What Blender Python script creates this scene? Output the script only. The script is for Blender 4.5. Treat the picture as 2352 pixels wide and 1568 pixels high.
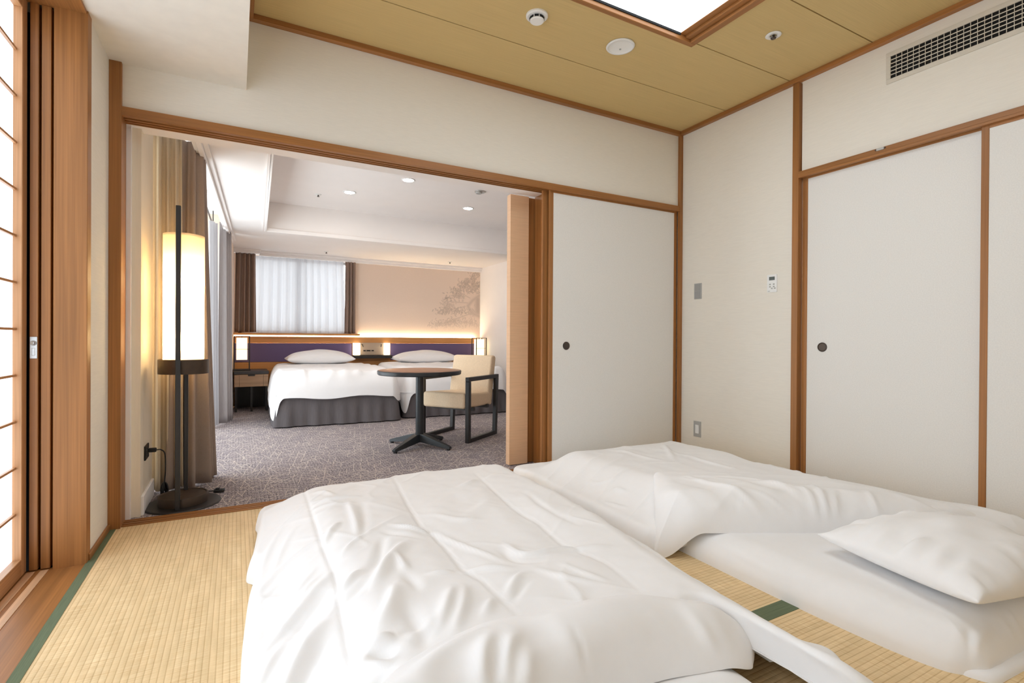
import bpy, bmesh, math, random
import numpy as np
from mathutils import Vector, Matrix

random.seed(7)
for o in list(bpy.data.objects):
    bpy.data.objects.remove(o)
scene = bpy.context.scene
C = scene.collection

# ------------------------------------------------------------------ camera
cam_d = bpy.data.cameras.new('camera')
cam_d.sensor_fit = 'HORIZONTAL'
cam_d.sensor_width = 36.0
cam_d.lens = 36.0 * 1171.1 / 2352.0
cam_d.clip_start = 0.02
cam = bpy.data.objects.new('camera', cam_d)
C.objects.link(cam)
_yaw, _pit, _rol = math.radians(28.408), math.radians(-0.216), math.radians(0.345)
_f = Vector((math.sin(_yaw) * math.cos(_pit), math.cos(_yaw) * math.cos(_pit), math.sin(_pit)))
_r = Vector((math.cos(_yaw), -math.sin(_yaw), 0))
_u = _r.cross(_f)
_r2 = _r * math.cos(_rol) + _u * math.sin(_rol)
_u2 = _u * math.cos(_rol) - _r * math.sin(_rol)
_m = Matrix((_r2, _u2, -_f)).transposed().to_4x4()
_m.translation = (0, 0, 0.92)
cam.matrix_world = _m
scene.camera = cam

# ------------------------------------------------------------------ world, daylight, exposure
world = bpy.data.worlds.new('overcast_sky')
world.use_nodes = True
wn = world.node_tree.nodes['Background']
wn.inputs[0].default_value = (0.93, 0.965, 1.0, 1)
wn.inputs[1].default_value = 5.4
scene.world = world

def portal(name, loc, rot, sx, sy):
    d = bpy.data.lights.new(name, 'AREA')
    d.shape = 'RECTANGLE'; d.size = sx; d.size_y = sy
    d.cycles.is_portal = True
    o = bpy.data.objects.new(name, d); C.objects.link(o)
    o.location = loc; o.rotation_euler = rot
    return o
portal('window_portal', (-0.62, 5.05, 1.1), (0, math.radians(-90), 0), 2.15, 2.9)
portal('window_portal', (0.8, 7.93, 1.5), (math.radians(-90), 0, 0), 1.4, 1.05)

vs = scene.view_settings
scene.display_settings.display_device = 'sRGB'
vs.view_transform = 'Standard'; vs.look = 'None'; vs.gamma = 1.0; vs.use_curve_mapping = False
vs.exposure = -0.02
cy = scene.cycles
cy.use_denoising = True
cy.max_bounces = 10; cy.diffuse_bounces = 6; cy.glossy_bounces = 4; cy.transparent_max_bounces = 12; cy.transmission_bounces = 6
cy.caustics_reflective = False; cy.caustics_refractive = False
cy.sample_clamp_indirect = 6.0

# ------------------------------------------------------------------ materials
def lin(c):
    c = c / 255.0
    return c / 12.92 if c <= 0.04045 else ((c + 0.055) / 1.055) ** 2.4
def rgb(r, g, b): return (lin(r), lin(g), lin(b), 1)

def new_mat(name):
    m = bpy.data.materials.new(name); m.use_nodes = True
    nt = m.node_tree
    return m, nt, nt.nodes['Principled BSDF']
def N(nt, t, **kw):
    n = nt.nodes.new(t)
    for k, v in kw.items():
        if k in n.inputs: n.inputs[k].default_value = v
        else: setattr(n, k, v)
    return n
def ramp(nt, stops):
    n = nt.nodes.new('ShaderNodeValToRGB')
    e = n.color_ramp.elements
    while len(e) < len(stops): e.new(0.5)
    for i, (p, c) in enumerate(stops): e[i].position = p; e[i].color = c
    return n
def scl(c, k): return (min(c[0] * k, 1), min(c[1] * k, 1), min(c[2] * k, 1), 1)

def mat(name, col, rough=0.6, var=0.08, scale=(8, 8, 8), detail=3.0, bump=0.0, bscale=None, metal=0.0, spec=0.5, sheen=0.0, bdist=0.002):
    """node material: base colour varied by a (stretched) noise, with optional fine relief"""
    m, nt, p = new_mat(name)
    tc = N(nt, 'ShaderNodeTexCoord')
    mp = N(nt, 'ShaderNodeMapping'); mp.inputs['Scale'].default_value = scale
    nz = N(nt, 'ShaderNodeTexNoise', Scale=1.0, Detail=detail)
    rp = ramp(nt, [(0.3, scl(col, 1 - var)), (0.7, scl(col, 1 + var))])
    L = nt.links.new
    L(tc.outputs['Object'], mp.inputs['Vector']); L(mp.outputs[0], nz.inputs['Vector'])
    L(nz.outputs['Fac'], rp.inputs[0]); L(rp.outputs[0], p.inputs['Base Color'])
    p.inputs['Roughness'].default_value = rough; p.inputs['Metallic'].default_value = metal
    p.inputs['Specular IOR Level'].default_value = spec
    if sheen: p.inputs['Sheen Weight'].default_value = sheen
    if bump:
        m2 = N(nt, 'ShaderNodeMapping'); m2.inputs['Scale'].default_value = bscale or scale
        n2 = N(nt, 'ShaderNodeTexNoise', Scale=1.0, Detail=4.0)
        b = N(nt, 'ShaderNodeBump', Strength=bump, Distance=bdist)
        L(tc.outputs['Object'], m2.inputs['Vector']); L(m2.outputs[0], n2.inputs['Vector'])
        L(n2.outputs['Fac'], b.inputs['Height']); L(b.outputs[0], p.inputs['Normal'])
    return m

def wood(name, col, axis, rough=0.42, var=0.16, fine=160):
    s = [fine, fine, fine]; s['XYZ'.index(axis)] = 2.0
    m = mat(name, col, rough, var, tuple(s), 4.0, 0.06, tuple(s), spec=0.4, bdist=0.0006)
    nt = m.node_tree; L = nt.links.new                      # broad streaks over the fine grain
    p = nt.nodes['Principled BSDF']; src = p.inputs['Base Color'].links[0].from_socket
    tc = [n for n in nt.nodes if n.type == 'TEX_COORD'][0]
    s2 = [22, 22, 22]; s2['XYZ'.index(axis)] = 0.7
    mp = N(nt, 'ShaderNodeMapping'); mp.inputs['Scale'].default_value = s2
    nz = N(nt, 'ShaderNodeTexNoise', Scale=1.0, Detail=2.0)
    rp = ramp(nt, [(0.3, (0.82, 0.8, 0.78, 1)), (0.7, (1.12, 1.1, 1.08, 1))])
    mx = N(nt, 'ShaderNodeMix', data_type='RGBA', blend_type='MULTIPLY'); mx.inputs[0].default_value = 1.0
    L(tc.outputs['Object'], mp.inputs[0]); L(mp.outputs[0], nz.inputs['Vector']); L(nz.outputs['Fac'], rp.inputs[0])
    L(src, mx.inputs[6]); L(rp.outputs[0], mx.inputs[7]); L(mx.outputs[2], p.inputs['Base Color'])
    return m

def emit(name, col, strength, base=(0.8, 0.8, 0.8, 1)):
    m, nt, p = new_mat(name)
    p.inputs['Base Color'].default_value = base
    p.inputs['Emission Color'].default_value = col
    p.inputs['Emission Strength'].default_value = strength
    p.inputs['Roughness'].default_value = 0.8
    return m

M = {}
WD = rgb(159, 108, 60)
for a in 'XYZ': M['wood' + a] = wood('cedar_wood_' + a, WD, a)
for a in 'YZ': M['shoji' + a] = wood('pale_shoji_wood_' + a, rgb(188, 140, 98), a)
M['wood_pale'] = wood('pale_track_wood', rgb(214, 172, 134), 'Y')
M['head_wood'] = wood('headboard_oak', rgb(196, 140, 84), 'X', fine=90)
M['veneer'] = mat('horizontal_veneer', rgb(222, 180, 142), 0.5, 0.05, (5, 5, 130), 4)
M['wallpaper'] = mat('ivory_wallpaper', rgb(233, 227, 216), 0.85, 0.025, (14, 14, 260), 3, 0.22, (30, 30, 420), spec=0.2, bdist=0.0012)
M['fusuma'] = mat('fusuma_paper', rgb(230, 227, 222), 0.85, 0.03, (170, 170, 170), 2, 0.2, (300, 300, 300), spec=0.2, bdist=0.0008)
M['plaster'] = mat('white_plaster', rgb(244, 239, 236), 0.8, 0.01, (5, 5, 5), 2, spec=0.2)
M['bed_wall'] = mat('warm_wallpaper', rgb(233, 214, 198), 0.85, 0.015, (60, 60, 60), 2, spec=0.2)
M['lamp_wall'] = mat('cream_wallpaper', rgb(236, 224, 204), 0.85, 0.02, (90, 90, 6), 2, spec=0.2)
M['ceil'] = mat('ceiling_veneer', rgb(207, 181, 126), 0.6, 0.06, (3, 240, 3), 4, 0.05, (3, 240, 3), spec=0.3)
M['ceil_gap'] = mat('ceiling_groove', rgb(104, 72, 36), 0.8, 0.1)
M['white_plastic'] = mat('white_plastic', rgb(236, 236, 234), 0.4, 0.01, (5, 5, 5))
M['grey_plastic'] = mat('grey_switch_plate', rgb(172, 172, 170), 0.45, 0.02, (5, 5, 5))
M['grey_key'] = mat('grey_switch_key', rgb(158, 158, 157), 0.4, 0.02, (5, 5, 5))
M['lcd'] = mat('dark_display', rgb(78, 84, 80), 0.25, 0.02)
M['print_grey'] = mat('grey_print', rgb(165, 165, 160), 0.6, 0.02)
M['metal'] = mat('brushed_metal', rgb(190, 190, 188), 0.35, 0.04, (4, 4, 200), metal=0.9)
M['dark_metal'] = mat('dark_bronze', rgb(66, 52, 40), 0.45, 0.08, (40, 40, 40), metal=0.3)
M['black'] = mat('black_lacquer', rgb(34, 31, 30), 0.4, 0.05, (30, 30, 30))
M['table_black'] = mat('black_powder_coat', rgb(40, 44, 48), 0.35, 0.05, (60, 60, 60), metal=0.2)
M['pull'] = mat('brown_metal_pull', rgb(74, 64, 58), 0.4, 0.05, metal=0.4)
M['shadow_black'] = mat('gap_shadow', rgb(14, 12, 11), 0.9, 0.05)  # near-black colour stands for the shade inside openings
M['vent'] = mat('vent_enamel', rgb(214, 207, 194), 0.5, 0.02)
M['linen'] = mat('white_cotton', rgb(243, 241, 240), 0.85, 0.006, (30, 30, 30), 2, 0.06, (900, 900, 900), spec=0.15, sheen=0.1, bdist=0.0004)
M['bed_linen'] = mat('bed_cotton', rgb(240, 239, 240), 0.85, 0.006, (30, 30, 30), 2, spec=0.15)
M['skirt'] = mat('grey_bed_skirt', rgb(98, 93, 95), 0.9, 0.08, (120, 120, 4), 3, spec=0.15)
M['purple'] = mat('purple_upholstery', rgb(106, 92, 128), 0.9, 0.1, (250, 250, 250), 3, 0.2, (300, 300, 300), spec=0.15)
M['chair_fabric'] = mat('beige_chenille', rgb(226, 203, 174), 0.95, 0.08, (150, 150, 150), 3, 0.3, (260, 260, 260), spec=0.15)
M['drape'] = mat('taupe_drape', rgb(160, 143, 132), 0.95, 0.04, (260, 260, 90), 3, spec=0.1)
M['drape_grey'] = mat('grey_drape', rgb(168, 162, 162), 0.95, 0.06, (160, 160, 12), 3, spec=0.1)
M['drape_brown'] = mat('brown_drape', rgb(150, 128, 116), 0.95, 0.07, (160, 160, 12), 3, spec=0.1)
M['lining'] = mat('cream_lining', rgb(208, 192, 168), 0.95, 0.03, (260, 260, 90), 3, spec=0.1)
M['green'] = mat('green_border_cloth', rgb(106, 117, 92), 0.85, 0.12, (400, 12, 400), 3, 0.15, (500, 40, 500), spec=0.15)
M['table_wood'] = wood('table_walnut', rgb(150, 104, 76), 'X', 0.3, fine=60)
M['stand_top'] = mat('slate_top', rgb(60, 58, 60), 0.5, 0.08, (40, 40, 40))
M['stand_front'] = wood('drawer_front', rgb(176, 146, 118), 'X', 0.5, fine=120)
M['panel_beige'] = mat('console_panel', rgb(178, 158, 138), 0.6, 0.03)
M['window_alu'] = mat('window_aluminium', rgb(186, 188, 190), 0.4, 0.02, metal=0.5)
M['cord'] = mat('black_rubber', rgb(22, 20, 20), 0.6, 0.05)

def glass_mat():
    m = bpy.data.materials.new('window_glass'); m.use_nodes = True
    nt = m.node_tree; nt.nodes.clear(); L = nt.links.new
    o = N(nt, 'ShaderNodeOutputMaterial'); t = N(nt, 'ShaderNodeBsdfTransparent'); g = N(nt, 'ShaderNodeBsdfGlossy', Roughness=0.02)
    t.inputs[0].default_value = (0.96, 0.98, 0.98, 1)
    mx = N(nt, 'ShaderNodeMixShader'); mx.inputs[0].default_value = 0.06
    L(t.outputs[0], mx.inputs[1]); L(g.outputs[0], mx.inputs[2]); L(mx.outputs[0], o.inputs[0])
    return m
M['glass'] = glass_mat()
def sheer_mat(name, col, clear, through=1.0):
    m = bpy.data.materials.new(name); m.use_nodes = True
    nt = m.node_tree; nt.nodes.clear(); L = nt.links.new
    o = N(nt, 'ShaderNodeOutputMaterial'); t = N(nt, 'ShaderNodeBsdfTransparent')
    tl = N(nt, 'ShaderNodeBsdfTranslucent', Color=scl(col, through)); df = N(nt, 'ShaderNodeBsdfDiffuse', Color=col)
    a = N(nt, 'ShaderNodeMixShader'); a.inputs[0].default_value = 0.4
    b = N(nt, 'ShaderNodeMixShader')
    tc = N(nt, 'ShaderNodeTexCoord'); mp = N(nt, 'ShaderNodeMapping'); mp.inputs['Scale'].default_value = (300, 300, 300)
    nz = N(nt, 'ShaderNodeTexNoise', Scale=1.0); rp = ramp(nt, [(0.3, (1 - clear - .04,) * 3 + (1,)), (0.7, (1 - clear + .04,) * 3 + (1,))])
    L(tc.outputs['Object'], mp.inputs[0]); L(mp.outputs[0], nz.inputs['Vector']); L(nz.outputs['Fac'], rp.inputs[0]); L(rp.outputs[0], b.inputs[0])
    L(tl.outputs[0], a.inputs[1]); L(df.outputs[0], a.inputs[2]); L(t.outputs[0], b.inputs[1]); L(a.outputs[0], b.inputs[2]); L(b.outputs[0], o.inputs[0])
    return m
M['sheer'] = sheer_mat('white_sheer', rgb(248, 246, 250), 0.03, 0.27)

def tatami_mat_material():
    m, nt, p = new_mat('tatami_rush'); L = nt.links.new
    tc = N(nt, 'ShaderNodeTexCoord'); sx = N(nt, 'ShaderNodeSeparateXYZ'); L(tc.outputs['Object'], sx.inputs[0])
    def wave(sock, period):                     # |sin| ridge profile across one axis
        a = N(nt, 'ShaderNodeMath', operation='MULTIPLY'); a.inputs[1].default_value = math.pi / period
        b = N(nt, 'ShaderNodeMath', operation='SINE'); c = N(nt, 'ShaderNodeMath', operation='ABSOLUTE')
        L(sock, a.inputs[0]); L(a.outputs[0], b.inputs[0]); L(b.outputs[0], c.inputs[0]); return c.outputs[0]
    rib = wave(sx.outputs['X'], 0.0172)
    mp = N(nt, 'ShaderNodeMapping'); mp.inputs['Scale'].default_value = (9, 420, 60)
    rush = N(nt, 'ShaderNodeTexNoise', Scale=1.0, Detail=3.0); L(tc.outputs['Object'], mp.inputs[0]); L(mp.outputs[0], rush.inputs['Vector'])
    mp2 = N(nt, 'ShaderNodeMapping'); mp2.inputs['Scale'].default_value = (30, 5, 5)
    blot = N(nt, 'ShaderNodeTexNoise', Scale=1.0, Detail=3.0); L(tc.outputs['Object'], mp2.inputs[0]); L(mp2.outputs[0], blot.inputs['Vector'])
    c1 = ramp(nt, [(0.25, rgb(219, 185, 134)), (0.75, rgb(246, 225, 184))]); L(rush.outputs['Fac'], c1.inputs[0])
    c2 = ramp(nt, [(0.3, (0.9, 0.88, 0.84, 1)), (0.7, (1.06, 1.05, 1.04, 1))]); L(blot.outputs['Fac'], c2.inputs[0])
    c3 = ramp(nt, [(0.0, (0.74, 0.66, 0.56, 1)), (0.40, (1, 1, 1, 1))]); L(rib, c3.inputs[0])
    m1 = N(nt, 'ShaderNodeMix', data_type='RGBA', blend_type='MULTIPLY'); m1.inputs[0].default_value = 1
    m2 = N(nt, 'ShaderNodeMix', data_type='RGBA', blend_type='MULTIPLY'); m2.inputs[0].default_value = 1
    L(c1.outputs[0], m1.inputs[6]); L(c2.outputs[0], m1.inputs[7]); L(m1.outputs[2], m2.inputs[6]); L(c3.outputs[0], m2.inputs[7])
    L(m2.outputs[2], p.inputs['Base Color'])
    ad = N(nt, 'ShaderNodeMath', operation='MULTIPLY_ADD'); ad.inputs[1].default_value = 0.35
    L(rush.outputs['Fac'], ad.inputs[0]); L(rib, ad.inputs[2])
    b = N(nt, 'ShaderNodeBump', Strength=0.5, Distance=0.0015); L(ad.outputs[0], b.inputs['Height']); L(b.outputs[0], p.inputs['Normal'])
    p.inputs['Roughness'].default_value = 0.6; p.inputs['Specular IOR Level'].default_value = 0.3
    return m
M['tatami'] = tatami_mat_material()

def carpet_material():
    m, nt, p = new_mat('grey_patterned_carpet'); L = nt.links.new
    tc = N(nt, 'ShaderNodeTexCoord')
    def mth(op, x, y=None):
        n = N(nt, 'ShaderNodeMath', operation=op)
        for i, q in enumerate((x, y)):
            if q is None: continue
            if isinstance(q, (int, float)): n.inputs[i].default_value = q
            else: L(q, n.inputs[i])
        return n.outputs[0]
    lines = None
    for k in range(7):                          # short straight straws lying in seven directions
        mp = N(nt, 'ShaderNodeMapping'); mp.inputs['Rotation'].default_value = (0, 0, k * .449 + .2); mp.inputs['Location'].default_value = (k * .37, k * .71, 0)
        L(tc.outputs['Object'], mp.inputs[0]); sp_ = N(nt, 'ShaderNodeSeparateXYZ'); L(mp.outputs[0], sp_.inputs[0])
        u = mth('MULTIPLY', sp_.outputs['X'], 21.0); iu = mth('FLOOR', u); fr = mth('SUBTRACT', u, iu)
        w1 = N(nt, 'ShaderNodeTexWhiteNoise', noise_dimensions='1D'); L(iu, w1.inputs['W'])
        v = mth('ADD', mth('MULTIPLY', sp_.outputs['Y'], 8.0), mth('MULTIPLY', w1.outputs['Value'], 9.0)); iv = mth('FLOOR', v)
        cb = N(nt, 'ShaderNodeCombineXYZ'); L(iu, cb.inputs[0]); L(iv, cb.inputs[1])
        w2 = N(nt, 'ShaderNodeTexWhiteNoise', noise_dimensions='2D'); L(cb.outputs[0], w2.inputs['Vector'])
        pos = mth('ADD', mth('MULTIPLY', w2.outputs['Value'], .7), .15)
        m_ = mth('MULTIPLY', mth('LESS_THAN', mth('ABSOLUTE', mth('SUBTRACT', fr, pos)), .034), mth('GREATER_THAN', w2.outputs['Value'], .66))
        lines = m_ if lines is None else mth('MAXIMUM', lines, m_)
    lines = mth('MULTIPLY', lines, .85)
    mp = N(nt, 'ShaderNodeMapping'); mp.inputs['Scale'].default_value = (120, 60, 1)
    tuft = N(nt, 'ShaderNodeTexNoise', Scale=1.0, Detail=4.0); L(tc.outputs['Object'], mp.inputs[0]); L(mp.outputs[0], tuft.inputs['Vector'])
    base = ramp(nt, [(0.34, rgb(92, 84, 88)), (0.66, rgb(172, 162, 164))]); L(tuft.outputs['Fac'], base.inputs[0])
    fin = N(nt, 'ShaderNodeMix', data_type='RGBA'); L(lines, fin.inputs[0])
    sp_ = N(nt, 'ShaderNodeSeparateXYZ'); L(tc.outputs['Object'], sp_.inputs[0])
    rib = ramp(nt, [(0.0, (.74, .74, .76, 1)), (0.6, (1.06, 1.06, 1.06, 1))]); L(mth('ABSOLUTE', mth('SINE', mth('MULTIPLY', sp_.outputs['X'], math.pi / .021))), rib.inputs[0])
    bx_ = N(nt, 'ShaderNodeMix', data_type='RGBA', blend_type='MULTIPLY'); bx_.inputs[0].default_value = 1; L(base.outputs[0], bx_.inputs[6]); L(rib.outputs[0], bx_.inputs[7]); L(bx_.outputs[2], fin.inputs[6]); fin.inputs[7].default_value = rgb(208, 194, 182)
    L(fin.outputs[2], p.inputs['Base Color'])
    bp = N(nt, 'ShaderNodeBump', Strength=0.4, Distance=0.003); L(tuft.outputs['Fac'], bp.inputs['Height']); L(bp.outputs[0], p.inputs['Normal'])
    p.inputs['Roughness'].default_value = 0.95; p.inputs['Specular IOR Level'].default_value = 0.1
    return m
M['carpet'] = carpet_material()

# ------------------------------------------------------------------ mesh helpers
class MB:
    """collects boxes, tubes, lathes and grids; build() links them as one mesh object"""
    def __init__(s): s.v = []; s.f = []
    def add(s, verts, faces):
        k = len(s.v); s.v += [tuple(q) for q in verts]; s.f += [tuple(i + k for i in f) for f in faces]; return s
    def box(s, x0, x1, y0, y1, z0, z1):
        return s.hexa([(x0, y0), (x1, y0), (x1, y1), (x0, y1)], z0, z1)
    def hexa(s, quad, z0, z1):
        v = [(x, y, z0) for x, y in quad] + [(x, y, z1) for x, y in quad]
        return s.add(v, [(3, 2, 1, 0), (4, 5, 6, 7), (0, 1, 5, 4), (1, 2, 6, 5), (2, 3, 7, 6), (3, 0, 4, 7)])
    def poly(s, pts, z0, z1):
        n = len(pts); v = [(x, y, z0) for x, y in pts] + [(x, y, z1) for x, y in pts]
        return s.add(v, [tuple(range(n - 1, -1, -1)), tuple(range(n, 2 * n))] + [(i, (i + 1) % n, n + (i + 1) % n, n + i) for i in range(n)])
    def prism(s, pts, axis, a, b):
        """closed 2-D outline swept along an axis: pts are (y,z), (x,z) or (x,y)"""
        n = len(pts)
        def P(q, t): return (t, q[0], q[1]) if axis == 'X' else ((q[0], t, q[1]) if axis == 'Y' else (q[0], q[1], t))
        v = [P(q, a) for q in pts] + [P(q, b) for q in pts]
        return s.add(v, [tuple(range(n - 1, -1, -1)), tuple(range(n, 2 * n))] + [(i, (i + 1) % n, n + (i + 1) % n, n + i) for i in range(n)])
    def lathe(s, prof, c=(0, 0, 0), n=40, axis='Z'):
        v = []; m = len(prof)
        for i in range(n):
            a = 2 * math.pi * i / n
            for r, z in prof:
                q = (r * math.cos(a), r * math.sin(a), z)
                if axis == 'X': q = (q[2], q[0], q[1])
                elif axis == 'Y': q = (q[0], q[2], q[1])
                v.append((c[0] + q[0], c[1] + q[1], c[2] + q[2]))
        f = [(i * m + j, ((i + 1) % n) * m + j, ((i + 1) % n) * m + j + 1, i * m + j + 1) for i in range(n) for j in range(m - 1)]
        return s.add(v, f)
    def cyl(s, c, r, z0, z1, n=32, axis='Z', e=0.0):
        e = min(e, (z1 - z0) * .45)
        return s.lathe([(0, z0), (r - e, z0), (r, z0 + e), (r, z1 - e), (r - e, z1), (0, z1)] if e else [(0, z0), (r, z0), (r, z1), (0, z1)], c, n, axis)
    def tube(s, path, r, n=8):
        path = [Vector(q) for q in path]; v = []; f = []
        for i, q in enumerate(path):
            t = (path[min(i + 1, len(path) - 1)] - path[max(i - 1, 0)]).normalized()
            a = t.orthogonal().normalized() if i == 0 else (pa - t * pa.dot(t)).normalized()
            pa = a; b = t.cross(a)
            v += [q + (a * math.cos(2 * math.pi * k / n) + b * math.sin(2 * math.pi * k / n)) * r for k in range(n)]
        for i in range(len(path) - 1):
            f += [(i * n + k, i * n + (k + 1) % n, (i + 1) * n + (k + 1) % n, (i + 1) * n + k) for k in range(n)]
        f += [tuple(range(n - 1, -1, -1)), tuple((len(path) - 1) * n + k for k in range(n))]
        return s.add(v, f)
    def build(s, name, m, parent=None, bevel=0.0, smooth=False, seg=2, local=False):
        me = bpy.data.meshes.new(name)
        off = parent_origin(parent) if (parent and not local) else Vector((0, 0, 0))
        me.from_pydata([(x - off.x, y - off.y, z - off.z) for x, y, z in s.v], [], s.f)
        bm = bmesh.new(); bm.from_mesh(me)
        bmesh.ops.remove_doubles(bm, verts=bm.verts, dist=1e-6)
        bmesh.ops.recalc_face_normals(bm, faces=bm.faces)
        if bevel: bmesh.ops.bevel(bm, geom=list(bm.edges), offset=bevel, segments=seg, affect='EDGES', profile=0.5, clamp_overlap=True)
        bm.to_mesh(me); bm.free()
        if smooth:
            for q in me.polygons: q.use_smooth = True
        me.materials.append(m)
        o = bpy.data.objects.new(name, me); C.objects.link(o)
        if parent: o.parent = parent
        if smooth == 'auto':
            md = o.modifiers.new('edge_split', 'EDGE_SPLIT'); md.split_angle = math.radians(35)
        return o
def parent_origin(o):
    v = Vector((0, 0, 0))
    while o: v += o.location; o = o.parent
    return v
def box(*a): return MB().box(*a)
def tag(o, label, cat, group=None, kind=None):
    o['label'] = label; o['category'] = cat
    if group: o['group'] = group
    if kind: o['kind'] = kind
    return o
def st(o, label, cat): return tag(o, label, cat, None, 'structure')
def thing(name, label, cat, loc=(0, 0, 0), rz=0.0, group=None):
    o = bpy.data.objects.new(name, None); o.empty_display_size = 0.05; C.objects.link(o)
    o.location = loc; o.rotation_euler = (0, 0, rz); return tag(o, label, cat, group)
def sthing(name, label, cat, loc=(0, 0, 0)):
    o = thing(name, label, cat, loc); o['kind'] = 'structure'; return o
def copy_tree(o, parent=None):
    c = o.copy(); C.objects.link(c); c.parent = parent
    for ch in list(o.children): copy_tree(ch, c)
    return c

# ================================================================== THE TATAMI ROOM
XL, XR, YB, YF = -0.536, 3.238, 3.066, -0.87          # left wall, right wall, wall with the opening, wall behind
ZT, ZC, ZB = 2.607, 2.637, 2.238                      # ceiling trim, ceiling, dropped beam

# floor: bed of boards, mats laid on it
fl = st(box(XL - .22, XR + .7, YF - .1, YB - .0, -0.12, -0.056).build('floor', M['woodX']), 'straw tatami mat floor with green cloth borders', 'floor')
def tatami(cx, cy, w, l, along_x, edges):
    o = MB().box(-w / 2, w / 2, -l / 2, l / 2, -0.055, 0.0).build('tatami_mat', M['tatami'], local=True, bevel=0.002)
    o.parent = fl; o.location = (cx, cy, 0); o.rotation_euler = (0, 0, math.pi / 2 if along_x else 0)
    for s in (-1, 1):
        b = MB()
        x0, x1 = sorted((s * w / 2, s * (w / 2 - 0.031)))
        b.box(x0 - .0004, x1 + .0004, -l / 2 - .0003, l / 2 + .0003, -0.05, 0.0016).build('cloth_border', M['green'], o, local=True)
    return o
g = 0.0012
for cx, cy, w, l, ax in ((-0.064, 2.083, .943, 1.966, 0), (1.351, 2.5745, .983, 1.886, 1), (1.351, 1.5915, .983, 1.886, 1), (2.766, 2.083, .943, 1.966, 0),
                         (-0.064, 0.115, .943, 1.966, 0), (1.351, 0.6085, .983, 1.886, 1), (1.351, -0.3745, .983, 1.886, 1), (2.766, 0.115, .943, 1.966, 0)):
    tatami(cx, cy, w - g, l - g, ax, None)

# wall with the wide opening: upper wall and the part behind the sliding doors
st(box(XL - .25, XR + .3, YB, YB + .12, 2.02, 2.75).build('wall_back', M['wallpaper']), 'ivory textured wall above the opening lintel', 'wall')
st(box(XR, XR + .12, 2.052, YB + .12, -0.1, 2.75).build('wall_right', M['wallpaper']), 'ivory wall between corner post and closet with switches', 'wall')
st(box(XR, XR + .12, YF - .1, 2.03, 2.0, 2.75).build('wall_right', M['wallpaper']), 'ivory wall above the closet doors around the vent', 'wall')
st(box(XR + .62, XR + .7, YF - .1, 2.1, -0.1, 2.75).build('wall_closet', M['wallpaper']), 'closet back wall behind the sliding doors', 'wall')
st(box(XL - .06, XL, 2.667, YB + .0, -0.1, 2.3).build('wall_left', M['wallpaper']), 'narrow ivory wall between window jamb and dark post', 'wall')
st(box(XL - .4, XR + .7, YF - .1, YF, -0.1, 2.75).build('wall_front', M['wallpaper']), 'ivory wall behind the camera', 'wall')
st(box(XL - .27, 0.043, YF, YB, ZB, 2.75).build('ceiling_beam', M['wallpaper']), 'white wallpapered dropped beam along the window side', 'beam')

# ceiling of long veneer boards
LX0, LX1, LY0, LY1 = 0.985, 2.295, 0.80, 2.095        # recessed light
_c = MB()                                             # backing with a hole for the light box
for q in ((0.043, LX0 - .03, YF, YB), (LX1 + .03, XR + .1, YF, YB), (LX0 - .03, LX1 + .03, LY1 + .03, YB), (LX0 - .03, LX1 + .03, YF, LY0 - .03)):
    _c.box(q[0], q[1], q[2], q[3], ZC + .012, ZC + .03)
ce = st(_c.build('ceiling', M['ceil_gap']), 'straw coloured board ceiling with thin brown grooves', 'ceiling')
rows = [YB, 2.6, 2.098, 1.6, 1.1, 0.6, 0.1, -0.4, YF]
for a, b in zip(rows[:-1], rows[1:]):
    segs = [(0.043, XR)] if (b >= LY1 - .02 or a <= LY0 - .15) else [(0.043, LX0 - .03), (LX1 + .03, XR)]
    for x0, x1 in segs:
        o = box(x0, x1, b + .0035, a - .0035, ZC, ZC + .012).build('board', M['ceil'], ce)

# slim wooden trim where the walls meet the ceiling
def trim(n, mb, m, label, cat='trim', bevel=0.0015):
    return st(mb.build('trim_%d' % n, m, bevel=bevel, seg=1), label, cat)
trim(1, box(0.043, XR, YB - .035, YB, ZT, ZC), M['woodX'], 'brown ceiling trim along the wall with the opening')
trim(2, box(XR - .035, XR, YF, YB - .035, ZT, ZC), M['woodY'], 'brown ceiling trim along the closet wall')
trim(3, box(0.043, 0.075, YF, YB - .035, ZT, ZC), M['woodY'], 'brown ceiling trim along the dropped beam')
trim(4, box(XL, -0.487, YB - .022, YB + .1, 0.0, ZB), M['woodZ'], 'wooden post at the left end of the opening')
trim(5, box(XR - .028, XR, YB - .03, YB, 0.0, ZT), M['woodZ'], 'thin wooden corner post beside the white sliding door')
trim(6, box(XR - .02, XR + .03, 2.041, 2.083, 0.0, ZT), M['woodZ'], 'wooden post at the left edge of the closet')
trim(7, box(XL - .0, XL + .01, 2.667, YB - .022, 0.0, 0.028), M['woodY'], 'thin wooden base strip under narrow left wall')
# lintel with two sliding grooves
lt = MB().box(-0.487, XR - .028, YB - .022, YB + .095, 2.013, 2.027).box(-0.487, XR - .028, YB - .022, YB + .004, 1.984, 2.0135)
lt.box(-0.487, XR - .028, YB + .026, YB + .038, 1.984, 2.0135).box(-0.487, XR - .028, YB + .060, YB + .070, 1.984, 2.0135).box(-0.487, XR - .028, YB + .088, YB + .095, 1.984, 2.0135)
trim(8, lt, M['woodX'], 'grooved wooden lintel over the wide opening', 'lintel', 0)
sl = MB().box(-0.487, XR - .028, YB, YB + .095, -0.06, 0.001)
for a, b in ((0.0, .010), (.026, .040), (.060, .070), (.088, .095)): sl.box(-0.487, XR - .028, YB + a, YB + b, 0.0005, 0.005)
trim(9, sl, M['woodX'], 'wooden threshold between straw mats and carpet', 'threshold', 0)
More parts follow.
